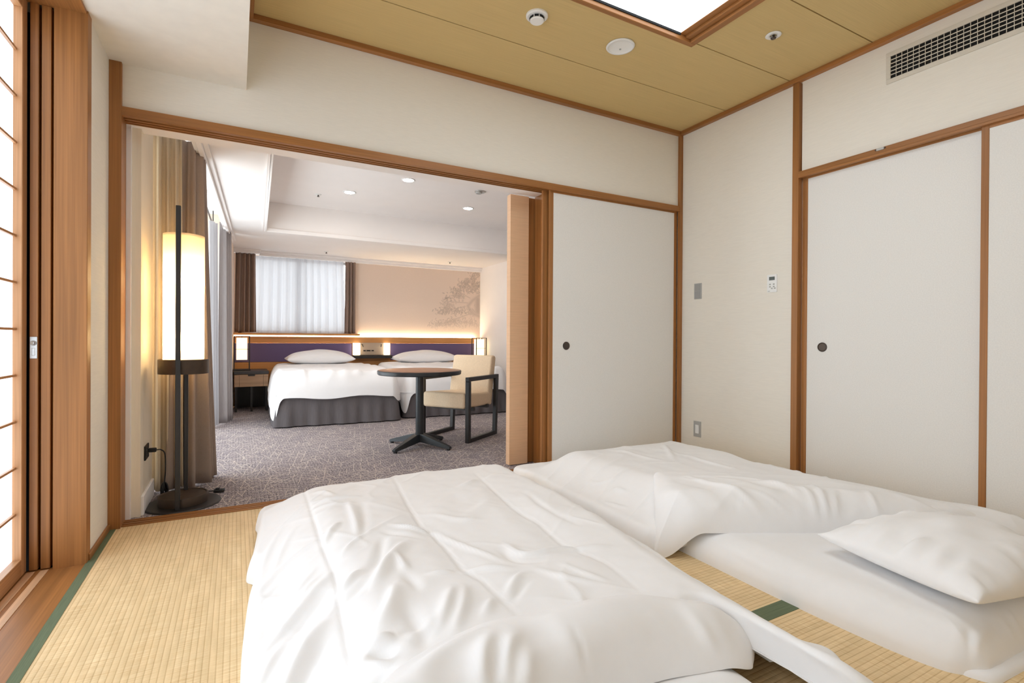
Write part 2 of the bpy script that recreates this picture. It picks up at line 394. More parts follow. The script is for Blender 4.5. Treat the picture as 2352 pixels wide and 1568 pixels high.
# closet lintel and sill
cl = MB().box(XR - .022, XR + .10, YF, 2.041, 1.996, 2.023).box(XR - .022, XR + .006, YF, 2.041, 1.983, 1.997).box(XR + .04, XR + .05, YF, 2.041, 1.983, 1.997)
trim(10, cl, M['woodY'], 'wooden lintel above the closet sliding doors', 'lintel', 0)
trim(11, box(XR - .012, XR + .10, YF, 2.041, -0.06, 0.012), M['woodY'], 'wooden sill under the closet sliding doors', 'sill', 0)

# sliding doors of paper on slim frames
def fusuma(n, axis, a0, a1, b0, b1, z0, z1, label, pull=None, st_w=0.018, back=False):
    """axis X: door spans a0..a1 in X, b0..b1 in Y (visible face b0); axis Y: spans a0..a1 in Y, b0..b1 in X"""
    def bx(p0, p1, q0, q1, z0_, z1_): return box(p0, p1, q0, q1, z0_, z1_) if axis == 'X' else box(q0, q1, p0, p1, z0_, z1_)
    loc = ((a0 + a1) / 2, (b0 + b1) / 2, z0) if axis == 'X' else ((b0 + b1) / 2, (a0 + a1) / 2, z0)
    d = sthing('door_%d' % n, label, 'sliding door', loc)
    bx(a0 + st_w, a1 - st_w, b0 + .003, b1 - .003, z0 + .02, z1 - .018).build('paper_panel', M['fusuma'], d)
    bx(a0, a0 + st_w, b0, b1, z0, z1).build('stile', M['woodZ'], d, .0015, seg=1)
    bx(a1 - st_w, a1, b0, b1, z0, z1).build('stile', M['woodZ'], d, .0015, seg=1)
    wm = M['woodX'] if axis == 'X' else M['woodY']
    bx(a0 + st_w, a1 - st_w, b0, b1, z1 - .018, z1).build('top_rail', wm, d)
    bx(a0 + st_w, a1 - st_w, b0, b1, z0, z0 + .02).build('bottom_rail', wm, d)
    if pull:
        pr = [(0, .0005), (.023, .0006), (.0250, .0034), (.0265, .0042), (.0290, .0036), (.0300, -.0005)]
        c = (pull[0], b0 + .003, pull[1]) if axis == 'X' else (b0 + .003, pull[0], pull[1])
        o = MB().lathe([(r, -z) for r, z in pr], c, 40, 'Y' if axis == 'X' else 'X').build('finger_pull', M['pull'], d, smooth='auto')
    return d
fusuma(1, 'X', 1.962, XR - .03, YB + .005, YB + .025, 0.006, 1.990, 'white paper sliding door beside the corner, with round dark pull', (2.111, .877), 0.03)
fusuma(2, 'X', 1.925, XR - .03, YB + .041, YB + .059, 0.006, 1.990, 'rear sliding door showing only its edge beside the opening', None, 0.075)
fusuma(3, 'Y', 1.072, 2.035, XR + .018, XR + .036, 0.013, 1.992, 'closet sliding door next to the post, with round dark pull', (1.902, .884), 0.034)
fusuma(4, 'Y', 0.13, 1.118, XR + .006 - .012, XR + .012, 0.013, 1.985, 'closet sliding door at the right edge of the picture', (0.25, .884), 0.03)
fusuma(5, 'Y', YF + .005, 0.17, XR + .018, XR + .036, 0.013, 1.992, 'last closet sliding door behind the camera', None, 0.03)

# ------------------------------------------------------------------ window side: jamb, sliding panel edges, shoji screens
trim(12, box(-0.638, XL + .004, 2.64, 2.70, -0.04, 2.32), M['woodZ'], 'broad wooden jamb board beside the shoji screens', 'jamb')
trim(13, box(-0.76, XL, YF, 2.667, -0.06, -0.002), M['woodY'], 'wide wooden sill along the shoji screens', 'sill')
for i, (a, b) in enumerate(((-0.716, -0.690), (-0.674, -0.649))):
    trim(14 + i, box(a, b, YF, 2.64, -0.003, 0.0005), M['wood_pale'], ('pale track strip on the sill nearest the shoji', 'pale track strip on the sill nearer the mats')[i], 'track', 0)
trim(16, box(-0.76, XL, YF, 2.66, ZB - .012, ZB + .03), M['woodY'], 'wooden head board above the shoji screens', 'head board')
st(box(-0.80, -0.597, 2.765, 2.86, -0.1, 2.4).build('wall_pocket', M['shadow_black']), 'back of the pocket behind the sliding panel edges, painted near-black as shade', 'wall')  # shade of the panel gaps is put into this wall's colour
for i, (a, b) in enumerate(((-0.712, -0.686), (-0.6775, -0.648))):
    d = sthing('door_%d' % (6 + i), ('edge of a wooden sliding panel with a silver latch', 'edge of a plain wooden sliding panel by the broad jamb')[i], 'sliding door', ((a + b) / 2, 2.7, 0))
    box(a, b, 2.652, 2.76, 0.001, ZB - .012).build('panel_edge', M['woodZ'], d, .0015, seg=1)
    if i == 0:
        box(-.7105, -.6875, 2.6495, 2.653, .834, .920).build('latch_plate', M['metal'], d, .001, seg=1)
        MB().lathe([(0, -.0005), (.0065, -.0005), (.0075, -.003), (.009, -.0035), (.009, 0), (.010, 0)], (-.699, 2.6495, .895), 24, 'Y').build('latch_ring', M['metal'], d, smooth=True)
        box(-.704, -.694, 2.6482, 2.651, .846, .876).build('latch_lever', M['metal'], d, .001, seg=1)
M['paper'] = emit('glowing_shoji_paper', (0.74, 0.87, 1.0, 1), 2.7)  # the paper itself glows; daylight is put into its emission
def shoji(n, y0, y1, xf, label):
    d = sthing('window_%d' % n, label, 'shoji screen', (xf - .016, (y0 + y1) / 2, 0))
    zt = ZB - .013
    for a, b in ((y0, y0 + .05), (y1 - .05, y1)): box(xf - .032, xf, a, b, 0.001, zt).build('stile', M['shojiZ'], d, .002, seg=1)
    box(xf - .032, xf, y0 + .05, y1 - .05, 0.001, .066).build('bottom_rail', M['shojiY'], d, .002, seg=1)
    box(xf - .032, xf, y0 + .05, y1 - .05, zt - .05, zt).build('top_rail', M['shojiY'], d, .002, seg=1)
    z = 0.949 - 4 * .1773
    while z < zt - .08:
        box(xf - .027, xf - .017, y0 + .05, y1 - .05, z - .0045, z + .0045).build('cross_bar', M['shojiY'], d); z += .1773
    for k in range(1, 3):
        yy = y0 + .05 + (y1 - y0 - .1) * k / 3
        box(xf - .0285, xf - .018, yy - .0035, yy + .0035, .066, zt - .05).build('upright_bar', M['shojiZ'], d)
    box(xf - .0305, xf - .0275, y0 + .045, y1 - .045, .06, zt - .045).build('paper', M['paper'], d)
    return d
shoji(1, 1.70, 2.655, -0.720, 'paper shoji screen at the left edge, glowing in place of daylight')
shoji(2, 0.74, 1.72, -0.757, 'second shoji screen out of sight to the left')
shoji(3, -0.22, 0.76, -0.720, 'third shoji screen out of sight to the left')
st(box(-0.80, -0.70, YF, -0.2, -0.1, 2.4).build('wall_left', M['wallpaper']), 'ivory wall beyond the last shoji screen behind the camera', 'wall')
st(box(-0.90, -0.80, YF - .1, 2.85, -0.1, 2.5).build('wall_outer', M['shadow_black']), 'outer wall behind the shoji screens', 'wall')

# ------------------------------------------------------------------ recessed ceiling light
rl = thing('ceiling_light', 'recessed square ceiling light with stepped wooden frame', 'ceiling light', (1.64, 1.45, ZC))
M['diffuser'] = emit('light_diffuser', (0.82, 0.915, 1.0, 1), 3.6)
for y0, y1, nm in ((LY1, LY1 + .03, 'far_lip'), (LY0 - .03, LY0, 'near_lip')): box(LX0 - .03, LX1 + .03, y0, y1, ZC - .012, ZC + .06).build(nm, M['woodX'], rl, .002, seg=1)
for s in (-1, 1):                                     # stepped wooden sides
    e = LX0 if s < 0 else LX1
    for i, (a, b, z) in enumerate(((.030, -.012, -.012), (-.013, -.050, .004), (-.051, -.092, .018))):
        x0, x1 = sorted((e + s * a, e + s * b)); box(x0, x1, LY0, LY1, ZC + z, ZC + .06).build('side_step', M['woodY'], rl, .002, seg=1)
box(LX0 + .092, LX1 - .092, LY1 - .006, LY1, ZC + .010, ZC + .06).build('gap_shadow', M['shadow_black'], rl)  # solid strip coloured as the shadow line along the lip
box(LX0 + .090, LX1 - .090, LY0, LY1 - .006, ZC + .022, ZC + .028).build('diffuser', M['diffuser'], rl)

# ------------------------------------------------------------------ small fittings of the tatami room
k = 1.018
sd = thing('smoke_detector', 'white round slotted smoke detector on the board ceiling', 'detector', (1.37 * k, 2.282 * k, ZC))
MB().lathe([(0, 0), (.058, 0), (.058, -.008), (.052, -.013), (0, -.013)], (1.395, 2.323, ZC), 40).build('base', M['white_plastic'], sd, smooth='auto')
MB().lathe([(0, -.012), (.034, -.012), (.038, -.030), (.034, -.034), (0, -.036)], (1.395, 2.323, ZC), 40).build('head', M['white_plastic'], sd, smooth='auto')
for i in range(8):
    a = i * math.pi / 4 + .2; c = (1.395 + .0355 * math.cos(a), 2.323 + .0355 * math.sin(a))
    u = (-math.sin(a), math.cos(a)); w = (math.cos(a), math.sin(a))
    MB().hexa([(c[0] + u[0] * p + w[0] * q, c[1] + u[1] * p + w[1] * q) for p, q in ((-.011, -.003), (.011, -.003), (.011, .0035), (-.011, .0035))], ZC - .026, ZC - .016).build('slot', M['shadow_black'], sd)
sp = thing('ceiling_speaker', 'large plain white round cover on the board ceiling', 'ceiling fitting', (1.931 * k, 2.286 * k, ZC))
c = (1.966, 2.327, ZC)
MB().lathe([(.064, -.002), (.080, 0), (.083, -.005), (.079, -.010), (.070, -.010), (.064, -.002)], c, 48).build('rim', M['white_plastic'], sp, smooth=True)
MB().lathe([(.070, -.008), (.060, -.003), (.035, -.0015), (0, -.001)], c, 48).build('dish', M['white_plastic'], sp, smooth=True)
MB().cyl((c[0] + .02, c[1] + .025, ZC - .004), .006, 0, .006, 16).build('indicator', M['grey_plastic'], sp)
sk = thing('sprinkler', 'small metal sprinkler in white ring near the closet', 'sprinkler', (2.598 * k, 1.797 * k, ZC))
c = (2.645, 1.829, ZC)
MB().lathe([(.016, 0), (.040, 0), (.042, -.003), (.038, -.006), (.018, -.007), (.016, 0)], c, 36).build('escutcheon', M['white_plastic'], sk, smooth=True)
MB().lathe([(0, -.022), (.012, -.022), (.015, -.018), (.006, -.014), (.006, .0), (0, 0)], c, 24).build('nozzle', M['pull'], sk, smooth='auto')
for s in (-1, 1): MB().tube([(c[0] + s * .006, c[1], ZC), (c[0] + s * .014, c[1], ZC - .008), (c[0] + s * .004, c[1], ZC - .022)], .002, 6).build('yoke_arm', M['metal'], sk, smooth=True)

vt = thing('air_vent', 'long cream air vent grille high on closet wall', 'air vent', (XR, 1.0, 2.46))
V0, V1, VZ0, VZ1 = 0.46, 1.541, 2.375, 2.548
x0, x1 = XR - .008, XR + .004
for q in ((V0, V1, VZ0, VZ0 + .024), (V0, V1, VZ1 - .024, VZ1)): box(x0, x1, q[0], q[1], q[2], q[3]).build('frame_rail', M['vent'], vt, .001, seg=1)
for q in ((V0, V0 + .022), (V1 - .022, V1)): box(x0, x1, q[0], q[1], VZ0 + .024, VZ1 - .024).build('frame_stile', M['vent'], vt, .001, seg=1)
box(XR - .0015, XR + .001, V0 + .02, V1 - .02, VZ0 + .022, VZ1 - .022).build('duct_shadow', M['shadow_black'], vt)  # flat sheet, its near-black colour stands for shadow behind the vanes
hv = box(XR - .0075, XR - .0045, V0 + .022, V1 - .022, -.002, .002)
for i in range(1, 6):
    box(XR - .0075, XR - .0040, V0 + .022, V1 - .022, VZ0 + .024 + i * .0208 - .0021, VZ0 + .024 + i * .0208 + .0021).build('cross_vane', M['vent'], vt)
vm = None
n = 38
for i in range(1, n):
    y = V0 + .022 + (V1 - V0 - .044) * i / n
    if vm is None:
        o = box(XR - .0065, XR - .0020, y - .0011, y + .0011, VZ0 + .024, VZ1 - .024).build('upright_vane', M['vent'], vt); vm = o; y_0 = y
    else:
        o = vm.copy(); C.objects.link(o); o.parent = vt; o.location.y = vm.location.y + (y - y_0)

def plate(name, y, z, h, w, label, cat):
    t = thing(name, label, cat, (XR, y, z))
    box(XR - .006, XR, y - w / 2, y + w / 2, z - h / 2, z + h / 2).build('plate', M['grey_plastic'] if cat != 'thermostat' else M['white_plastic'], t, .0015)
    return t
t = plate('light_switch', 2.872, 1.314, .125, .072, 'grey double rocker light switch below eye level on the wall', 'switch')
for dz in (-.029, .029): box(XR - .0095, XR - .005, 2.872 - .026, 2.872 + .026, 1.314 + dz - .0265, 1.314 + dz + .0265).build('rocker', M['grey_key'], t, .002)
t = plate('foot_light', 2.868, .216, .125, .072, 'grey plate with white lens low on the wall', 'foot light')
box(XR - .0085, XR - .005, 2.868 - .017, 2.868 + .017, .216 - .034, .216 + .034).build('lens', M['white_plastic'], t, .002)
t = plate('thermostat', 2.232, 1.316, .122, .072, 'white thermostat with small grey display beside the closet', 'thermostat')
box(XR - .0070, XR - .005, 2.232 - .021, 2.232 + .021, 1.338, 1.362).build('display', M['lcd'], t, .0005, seg=1)
for dy, dz in ((-.014, -.006), (.014, -.006), (-.014, -.022), (.014, -.022), (0, -.034), (-.022, -.034)):
    box(XR - .0072, XR - .005, 2.232 + dy - .006, 2.232 + dy + .006, 1.316 + dz - .0045, 1.316 + dz + .0045).build('button', M['print_grey'], t, .0008, seg=1)
box(XR - .0064, XR - .005, 2.232 + .014, 2.232 + .03, 1.262, 1.266).build('printed_mark', M['print_grey'], t)
lg = thing('lintel_clip', 'small metal clip on the closet lintel', 'clip', (XR, 1.56, 2.02))
box(XR - .026, XR - .021, 1.54, 1.58, 2.008, 2.022).build('plate', M['metal'], lg, .001, seg=1)
for dy in (-.024, .024): MB().cyl((XR - .022, 1.56 + dy, 2.015), .004, -.003, .002, 12, 'X').build('screw', M['pull'], lg)

# ================================================================== THE BEDROOM BEYOND THE OPENING
FY, RZ, TZ = 7.75, 2.10, 2.42                          # far wall, lower ceiling ring, tray ceiling
def sx(y): return 0.040 * (y - 3.65)                    # the window side runs slightly out of square
st(box(-0.8, 5.2, YB + .094, FY + .1, -0.12, 0.0).build('floor', M['carpet']), 'grey carpet with pale scattered straw pattern', 'floor')
# wall and door pocket on this side of the opening
st(box(1.985, XR + .3, YB + .105, YB + .20, 0.0, 2.02).build('wall_pocket', M['wallpaper']), 'wall of the door pocket behind the sliding doors', 'wall')
st(box(XR + .12, 5.2, YB + .1, YB + .2, -0.1, 2.75).build('wall_partition', M['plaster']), 'bedroom wall hidden behind the closet', 'wall')
st(MB().box(-0.6, 2.6, YB + .096, YB + .205, 1.985, 2.6).box(1.98, 5.2, YB + .2, YB + .21, 1.98, 2.6).build('wall_lintel', M['plaster']), 'white plaster soffit behind the wooden lintel', 'wall')
st(box(-0.53, -0.468, YB + .101, YB + .135, 0.0, 1.985).build('wall_reveal', M['plaster']), 'white reveal strip beside the wooden post', 'wall')
d = sthing('door_8', 'veneered sliding door edge seen at the right of the opening', 'sliding door', (2.0, 3.30, 0))
box(1.752, 1.906, 3.272, 3.325, 0.004, 1.978).build('veneer_panel', M['veneer'], d, .001, seg=1)
box(1.906, 2.05, 3.296, 3.325, 0.004, 1.978).build('recessed_panel', M['woodZ'], d)
trim(17, box(1.962, 2.0, YB + .062, YB + .215, 0.0, 1.984), M['woodZ'], 'wooden jamb at the right of the opening', 'jamb')
# window side
st(box(-0.62, -0.43, YB + .135, 3.615, -0.1, 2.4).build('wall_left', M['lamp_wall']), 'cream wall beside floor lamp with black outlet', 'wall')
st(box(-0.432, -0.418, YB + .150, 3.605, 0.0, 0.10).build('baseboard_left', M['plaster'], bevel=.003, seg=1), 'white baseboard behind the floor lamp', 'baseboard')
st(MB().hexa([(-.75, 6.60), (-.055, 6.60), (-.03, FY), (-.75, FY)], -0.1, 2.4).build('wall_pier', M['bed_wall']), 'pale pier between tall window and bedside corner', 'wall')
st(box(-0.75, -0.55, 3.5, 6.7, 2.19, 2.4).build('wall_header', M['plaster']), 'white header over the tall bedroom window', 'wall')
wn2 = sthing('window_4', 'tall bright bedroom window behind the drapes', 'window', (-0.58, 5.1, 0))
for y in (3.62, 4.60, 5.58, 6.56): box(-.60, -.55, y - .025, y + .025, 0.02, 2.19).build('mullion', M['window_alu'], wn2)
box(-.60, -.55, 3.62, 6.58, 0.0, .06).build('sill_rail', M['window_alu'], wn2); box(-.60, -.55, 3.62, 6.58, 2.14, 2.19).build('head_rail', M['window_alu'], wn2)
for y in (3.62, 4.60, 5.58): box(-.580, -.574, y + .025, y + .955, .06, 2.14).build('pane', M['glass'], wn2)
# ceilings: low ring with a raised tray in it
rg = MB()
XT0, XT1, TY0, TY1 = 0.192, 4.4, 3.5, 6.22             # tray
def tx(y): return XT0 + .031 * (y - 3.65)
def crx(y): return -0.22 + .042 * (y - 3.65)           # edge of the curtain recess
rg.hexa([(crx(3.2), 3.2), (tx(3.2), 3.2), (tx(FY), FY), (crx(FY), FY)], RZ, RZ + .06)
rg.hexa([(tx(TY1), TY1), (5.2, TY1), (5.2, FY), (tx(FY), FY)], RZ, RZ + .06)
rg.hexa([(tx(3.2), 3.2), (5.2, 3.2), (5.2, TY0), (tx(TY0), TY0)], RZ, RZ + .06)
rg.hexa([(XT1, TY0), (5.2, TY0), (5.2, TY1), (XT1, TY1)], RZ, RZ + .06)
rg.hexa([(tx(TY0) - .05, TY0), (tx(TY0), TY0), (tx(TY1), TY1), (tx(TY1) - .05, TY1)], RZ + .06, TZ + .05)
rg.box(tx(TY1) - .05, XT1, TY1, TY1 + .05, RZ + .06, TZ + .05); rg.box(tx(TY0) - .05, XT1, TY0 - .05, TY0, RZ + .06, TZ + .05); rg.box(XT1, XT1 + .05, TY0, TY1, RZ + .06, TZ + .05)
rg.box(0.0, XT1 + .05, TY0, TY1 + .05, TZ, TZ + .05)
rg.hexa([(-.78, 3.3), (crx(3.3) - .0, 3.3), (crx(FY), FY), (-.78, FY)], 2.30, 2.36)      # recess above the drapes
st(rg.build('ceiling', M['plaster']), 'white bedroom ceiling with a raised tray', 'ceiling')
mo = MB()
def strip(x_of, y0, y1, w0, w1, z0, z1): mo.hexa([(x_of(y0) + w0, y0), (x_of(y0) + w1, y0), (x_of(y1) + w1, y1), (x_of(y1) + w0, y1)], z0, z1)
strip(crx, 3.3, 6.98, -.012, .012, 2.07, 2.30); strip(crx, 3.3, 6.98, .012, .040, 2.055, RZ); strip(crx, 3.3, 6.98, .040, .070, 2.080, RZ)
trim(18, mo, M['plaster'], 'stepped white moulding edging the curtain recess', 'moulding', .003)
mo = MB()
strip(tx, TY0, TY1, .0, .018, RZ - .012, RZ + .03); mo.box(tx(TY1), XT1, TY1 - .018, TY1, RZ - .012, RZ + .03); mo.box(tx(TY0), XT1, TY0, TY0 + .018, RZ - .012, RZ + .03)
strip(tx, TY0, TY1, -.02, .0, RZ - .012, RZ + .002); mo.box(tx(TY1) - .02, XT1, TY1, TY1 + .02, RZ - .012, RZ + .002)
trim(19, mo, M['plaster'], 'white moulding around the raised tray', 'moulding', .003)
mo = MB().box(.27, 3.58, FY - .05, FY, 2.035, RZ).box(.27, 3.58, FY - .085, FY - .05, 2.07, RZ)
trim(20, mo, M['plaster'], 'white cornice along the wall behind the beds', 'cornice', .003)
trim(21, MB().box(-.05, .275, FY - .13, FY, 2.05, RZ).box(-.05, .29, FY - .16, FY - .13, 2.075, RZ), M['plaster'], 'deeper white pelmet over the left end of small window', 'pelmet', .003)
# far wall with the window opening
WX0, WX1, WZ0, WZ1 = 0.02, 1.50, 0.985, 2.04
fw = MB().box(-0.2, WX0, FY, FY + .1, -.1, 2.3).box(WX1, 3.75, FY, FY + .1, -.1, 2.3).box(WX0, WX1, FY, FY + .1, -.1, WZ0).box(WX0, WX1, FY, FY + .1, WZ1, 2.3)
fw = st(fw.build('wall_far', M['bed_wall']), 'warm pale wall behind the beds with faded pine print', 'wall')
st(MB().box(3.58, 3.70, 6.44, FY + .1, -.1, 2.2).box(3.58, 5.2, 6.44, 6.54, -.1, 2.2).build('wall_right', M['plaster']), 'white wall end at the right of the beds', 'wall')
st(box(5.1, 5.2, YB + .1, 6.5, -.1, 2.5).build('wall_right', M['plaster']), 'bedroom side wall out of sight on the right', 'wall')
w3 = sthing('window_5', 'small bright window above the beds behind sheers', 'window', (.76, FY + .05, WZ0))
for q in ((WX0, WX0 + .04), (.755, .805), (WX1 - .04, WX1)): box(q[0], q[1], FY + .04, FY + .08, WZ0, WZ1).build('mullion', M['window_alu'], w3)
for q in ((WZ0, WZ0 + .04), (WZ1 - .04, WZ1)): box(WX0, WX1, FY + .04, FY + .08, q[0], q[1]).build('frame_rail', M['window_alu'], w3)
for q in ((WX0 + .04, .755), (.805, WX1 - .04)): box(q[0], q[1], FY + .058, FY + .062, WZ0 + .04, WZ1 - .04).build('pane', M['glass'], w3)
trim(22, box(-.05, 1.585, FY - .16, FY + .04, .962, .988), M['head_wood'], 'wooden window sill shelf above the headboard', 'sill')

# faded pine print: colour attribute painted on a fine grid (flat print on the wall)
def pine_print():
    nx, nz = 150, 190; x0, x1, z0, z1 = 2.66, 3.578, .98, 2.034
    xs = np.linspace(x0, x1, nx); zs = np.linspace(z0, z1, nz); X, Z = np.meshgrid(xs, zs)
    ink = np.zeros_like(X); r = np.random.RandomState(5)
    def stroke(p, q, w, a):
        nonlocal ink
        d = np.array(q) - np.array(p); t = np.clip(((X - p[0]) * d[0] + (Z - p[1]) * d[1]) / (d @ d), 0, 1)
        dist = np.hypot(X - p[0] - t * d[0], Z - p[1] - t * d[1]); ink = np.maximum(ink, a * np.exp(-(dist / w) ** 2))
    def clump(cx, cz, rx, rz, n, a):
        for _ in range(n):
            px, pz = cx + r.normal() * rx * .5, cz + r.normal() * rz * .5; th = r.uniform(.2, math.pi - .2); l = r.uniform(.015, .035)
            stroke((px, pz), (px + l * math.cos(th), pz + l * math.sin(th)), .006, a * r.uniform(.5, 1))
    trunk = [(3.58, 1.66), (3.44, 1.56), (3.36, 1.47), (3.42, 1.36), (3.58, 1.30)]
    for a, b in zip(trunk[:-1], trunk[1:]): stroke(a, b, .03, .35)
    stroke((3.54, 1.58), (3.54, 1.38), .06, .45)
    for p, q in (((3.36, 1.52), (2.98, 1.53)), ((3.40, 1.60), (3.18, 1.70)), ((3.30, 1.46), (2.92, 1.36)), ((3.45, 1.36), (2.80, 1.13)), ((3.5, 1.7), (3.45, 2.0))): stroke(p, q, .008, .35)
    for c in ((3.47, 1.98, .09, .08, 50, .7), (3.38, 1.86, .14, .07, 80, .75), (3.52, 1.80, .12, .10, 90, .8), (3.28, 1.78, .14, .08, 80, .75), (3.42, 1.72, .16, .06, 60, .7),
              (3.14, 1.68, .12, .09, 70, .75), (3.20, 1.60, .12, .06, 50, .6), (2.99, 1.575, .05, .03, 30, .9), (3.02, 1.50, .12, .05, 40, .5), (3.12, 1.38, .22, .07, 110, .7),
              (2.92, 1.35, .12, .05, 50, .65), (3.0, 1.42, .1, .08, 40, .6), (3.45, 1.36, .16, .08, 60, .5), (2.84, 1.14, .18, .05, 80, .55), (3.08, 1.17, .25, .07, 120, .5), (3.38, 1.19, .25, .08, 120, .45), (3.05, 1.06, .2, .04, 30, .25), (3.35, 1.05, .22, .04, 30, .2)):
        clump(*c)
    ink *= np.clip((Z - .98) / .2, .15, 1)
    me = bpy.data.meshes.new('pine_print')
    V = np.stack([X, np.full_like(X, FY - .0012), Z], -1).reshape(-1, 3)
    F = [(j * nx + i, j * nx + i + 1, (j + 1) * nx + i + 1, (j + 1) * nx + i) for j in range(nz - 1) for i in range(nx - 1)]
    me.from_pydata(V.tolist(), [], F)
    at = me.color_attributes.new('ink', 'FLOAT_COLOR', 'POINT')
    at.data.foreach_set('color', np.repeat(ink.reshape(-1, 1), 4, 1).astype('f').ravel())
    m, nt, p = new_mat('pine_print_ink'); a = N(nt, 'ShaderNodeAttribute', attribute_name='ink'); mx = N(nt, 'ShaderNodeMix', data_type='RGBA')
    nt.links.new(a.outputs['Fac'], mx.inputs[0]); mx.inputs[6].default_value = rgb(233, 214, 198); mx.inputs[7].default_value = rgb(158, 142, 130)
    nt.links.new(mx.outputs[2], p.inputs['Base Color']); p.inputs['Roughness'].default_value = .85; p.inputs['Specular IOR Level'].default_value = .2
    me.materials.append(m); o = bpy.data.objects.new('pine_print', me); C.objects.link(o); o.parent = fw; o['label'] = 'faded grey pine tree print'
pine_print()

# ------------------------------------------------------------------ headboard, light line, console
hb = thing('headboard', 'long wooden headboard panel with purple upholstered band', 'headboard', (1.7, 7.7, 0))
box(-.03, 3.49, 7.672, 7.725, .853, .943).build('top_rail', M['head_wood'], hb, .003, seg=1)
box(-.03, 3.49, 7.672, 7.725, .02, .594).build('lower_panel', M['head_wood'], hb, .003, seg=1)
for a, b in ((-.03, 1.49), (2.06, 3.49)): box(a, b, 7.680, 7.725, .596, .851).build('upholstered_band', M['purple'], hb, .004)
box(1.49, 2.06, 7.690, 7.725, .594, .853).build('centre_panel', M['head_wood'], hb)
M['led'] = emit('warm_light_strip', (1.0, 0.80, 0.52, 1), 85.0)
tag(box(-.02, 3.48, 7.728, 7.744, .925, .937).build('light_strip', M['led']), 'warm glowing light strip behind the headboard top', 'light strip')
cn = thing('bedside_console', 'bedside panel between the beds with sockets and black shelf', 'console', (1.775, 7.66, .63))
box(1.60, 1.945, 7.655, 7.69, .68, .86).build('panel', M['panel_beige'], cn, .002, seg=1)
box(1.50, 2.048, 7.53, 7.69, .632, .676).build('shelf', M['black'], cn, .003, seg=1)
for x in (1.665, 1.712, 1.735, 1.785): box(x - .017, x + .017, 7.648, 7.657, .735, .752).build('socket', M['black'], cn, .001, seg=1)
for x, s in ((1.625, 1), (1.915, -1)): MB().tube([(x, 7.655, .835), (x + .006 * s, 7.63, .832), (x + .014 * s, 7.62, .80)], .006, 8).build('reading_light', M['black'], cn, smooth=True)
M['box_glow'] = emit('warm_light_box', (1.0, 0.86, 0.62, 1), 4.0)
for a, b, lb in ((1.497, 1.597, 'glowing square wall light over the first bed side of the console'), (1.948, 2.036, 'glowing square wall light over the second bed side of the console')):
    t = thing('wall_light', lb, 'wall light', ((a + b) / 2, 7.64, .68), group='square lights on the bedside console')
    box(a + .004, b - .004, 7.60, 7.672, .682, .856).build('glow_box', M['box_glow'], t, .004); box(a, b, 7.672, 7.69, .677, .86).build('back_plate', M['panel_beige'], t)

# ------------------------------------------------------------------ numpy cloth helpers
def vnoise(x, y, seed):
    r = np.random.RandomState(seed); T = r.rand(64, 64)
    xi = np.floor(x).astype(int); yi = np.floor(y).astype(int); fx = x - xi; fy = y - yi
    fx = fx ** 3 * (fx * (fx * 6 - 15) + 10); fy = fy ** 3 * (fy * (fy * 6 - 15) + 10)
    g = lambda a, b: T[a % 64, b % 64]
    return (g(xi, yi) * (1 - fx) * (1 - fy) + g(xi + 1, yi) * fx * (1 - fy) + g(xi, yi + 1) * (1 - fx) * fy + g(xi + 1, yi + 1) * fx * fy) * 2 - 1
def curve(pts, t):
    """smooth (Catmull-Rom) curve through points, by arc length"""
    P = np.array(pts, float); n = len(P)
    Q = np.vstack([2 * P[0] - P[1], P, 2 * P[-1] - P[-2]]); out = []
    for i in range(n - 1):
        a, b, c, d = Q[i:i + 4]; s = np.linspace(0, 1, 24, endpoint=False)[:, None]
        out.append(.5 * (2 * b + (c - a) * s + (2 * a - 5 * b + 4 * c - d) * s ** 2 + (3 * b - a - 3 * c + d) * s ** 3))
    out = np.vstack(out + [P[-1:]]); L = np.r_[0, np.cumsum(np.hypot(*np.diff(out, axis=0).T))]; L /= L[-1]
    return np.stack([np.interp(t, L, out[:, k]) for k in range(out.shape[1])], -1)
def S01(x): x = np.clip(x, 0, 1); return x * x * (3 - 2 * x)
def stroke_field(X, Y, strokes):
    Z = np.zeros_like(X)
    for pts, w, a, skew in strokes:
        P = curve(pts, np.linspace(0, 1, 14)) if len(pts) > 2 else np.array(pts, float)
        best = np.full(X.shape, 9.0); tt = np.zeros_like(X); side = np.ones_like(X); n = len(P) - 1
        for i in range(n):
            d = P[i + 1] - P[i]; l2 = d @ d; t = np.clip(((X - P[i, 0]) * d[0] + (Y - P[i, 1]) * d[1]) / l2, 0, 1)
            ex = X - P[i, 0] - t * d[0]; ey = Y - P[i, 1] - t * d[1]; q = np.hypot(ex, ey); m = q < best
            best = np.where(m, q, best); tt = np.where(m, (i + t) / n, tt); side = np.where(m, np.sign(d[0] * ey - d[1] * ex), side)
        ww = np.where(side > 0, w * (1 + skew), w * (1 - skew))
        Z += a * np.exp(-(best / ww) ** 2) * np.sin(np.pi * np.clip(tt * .92 + .04, 0, 1)) ** .7
    return Z
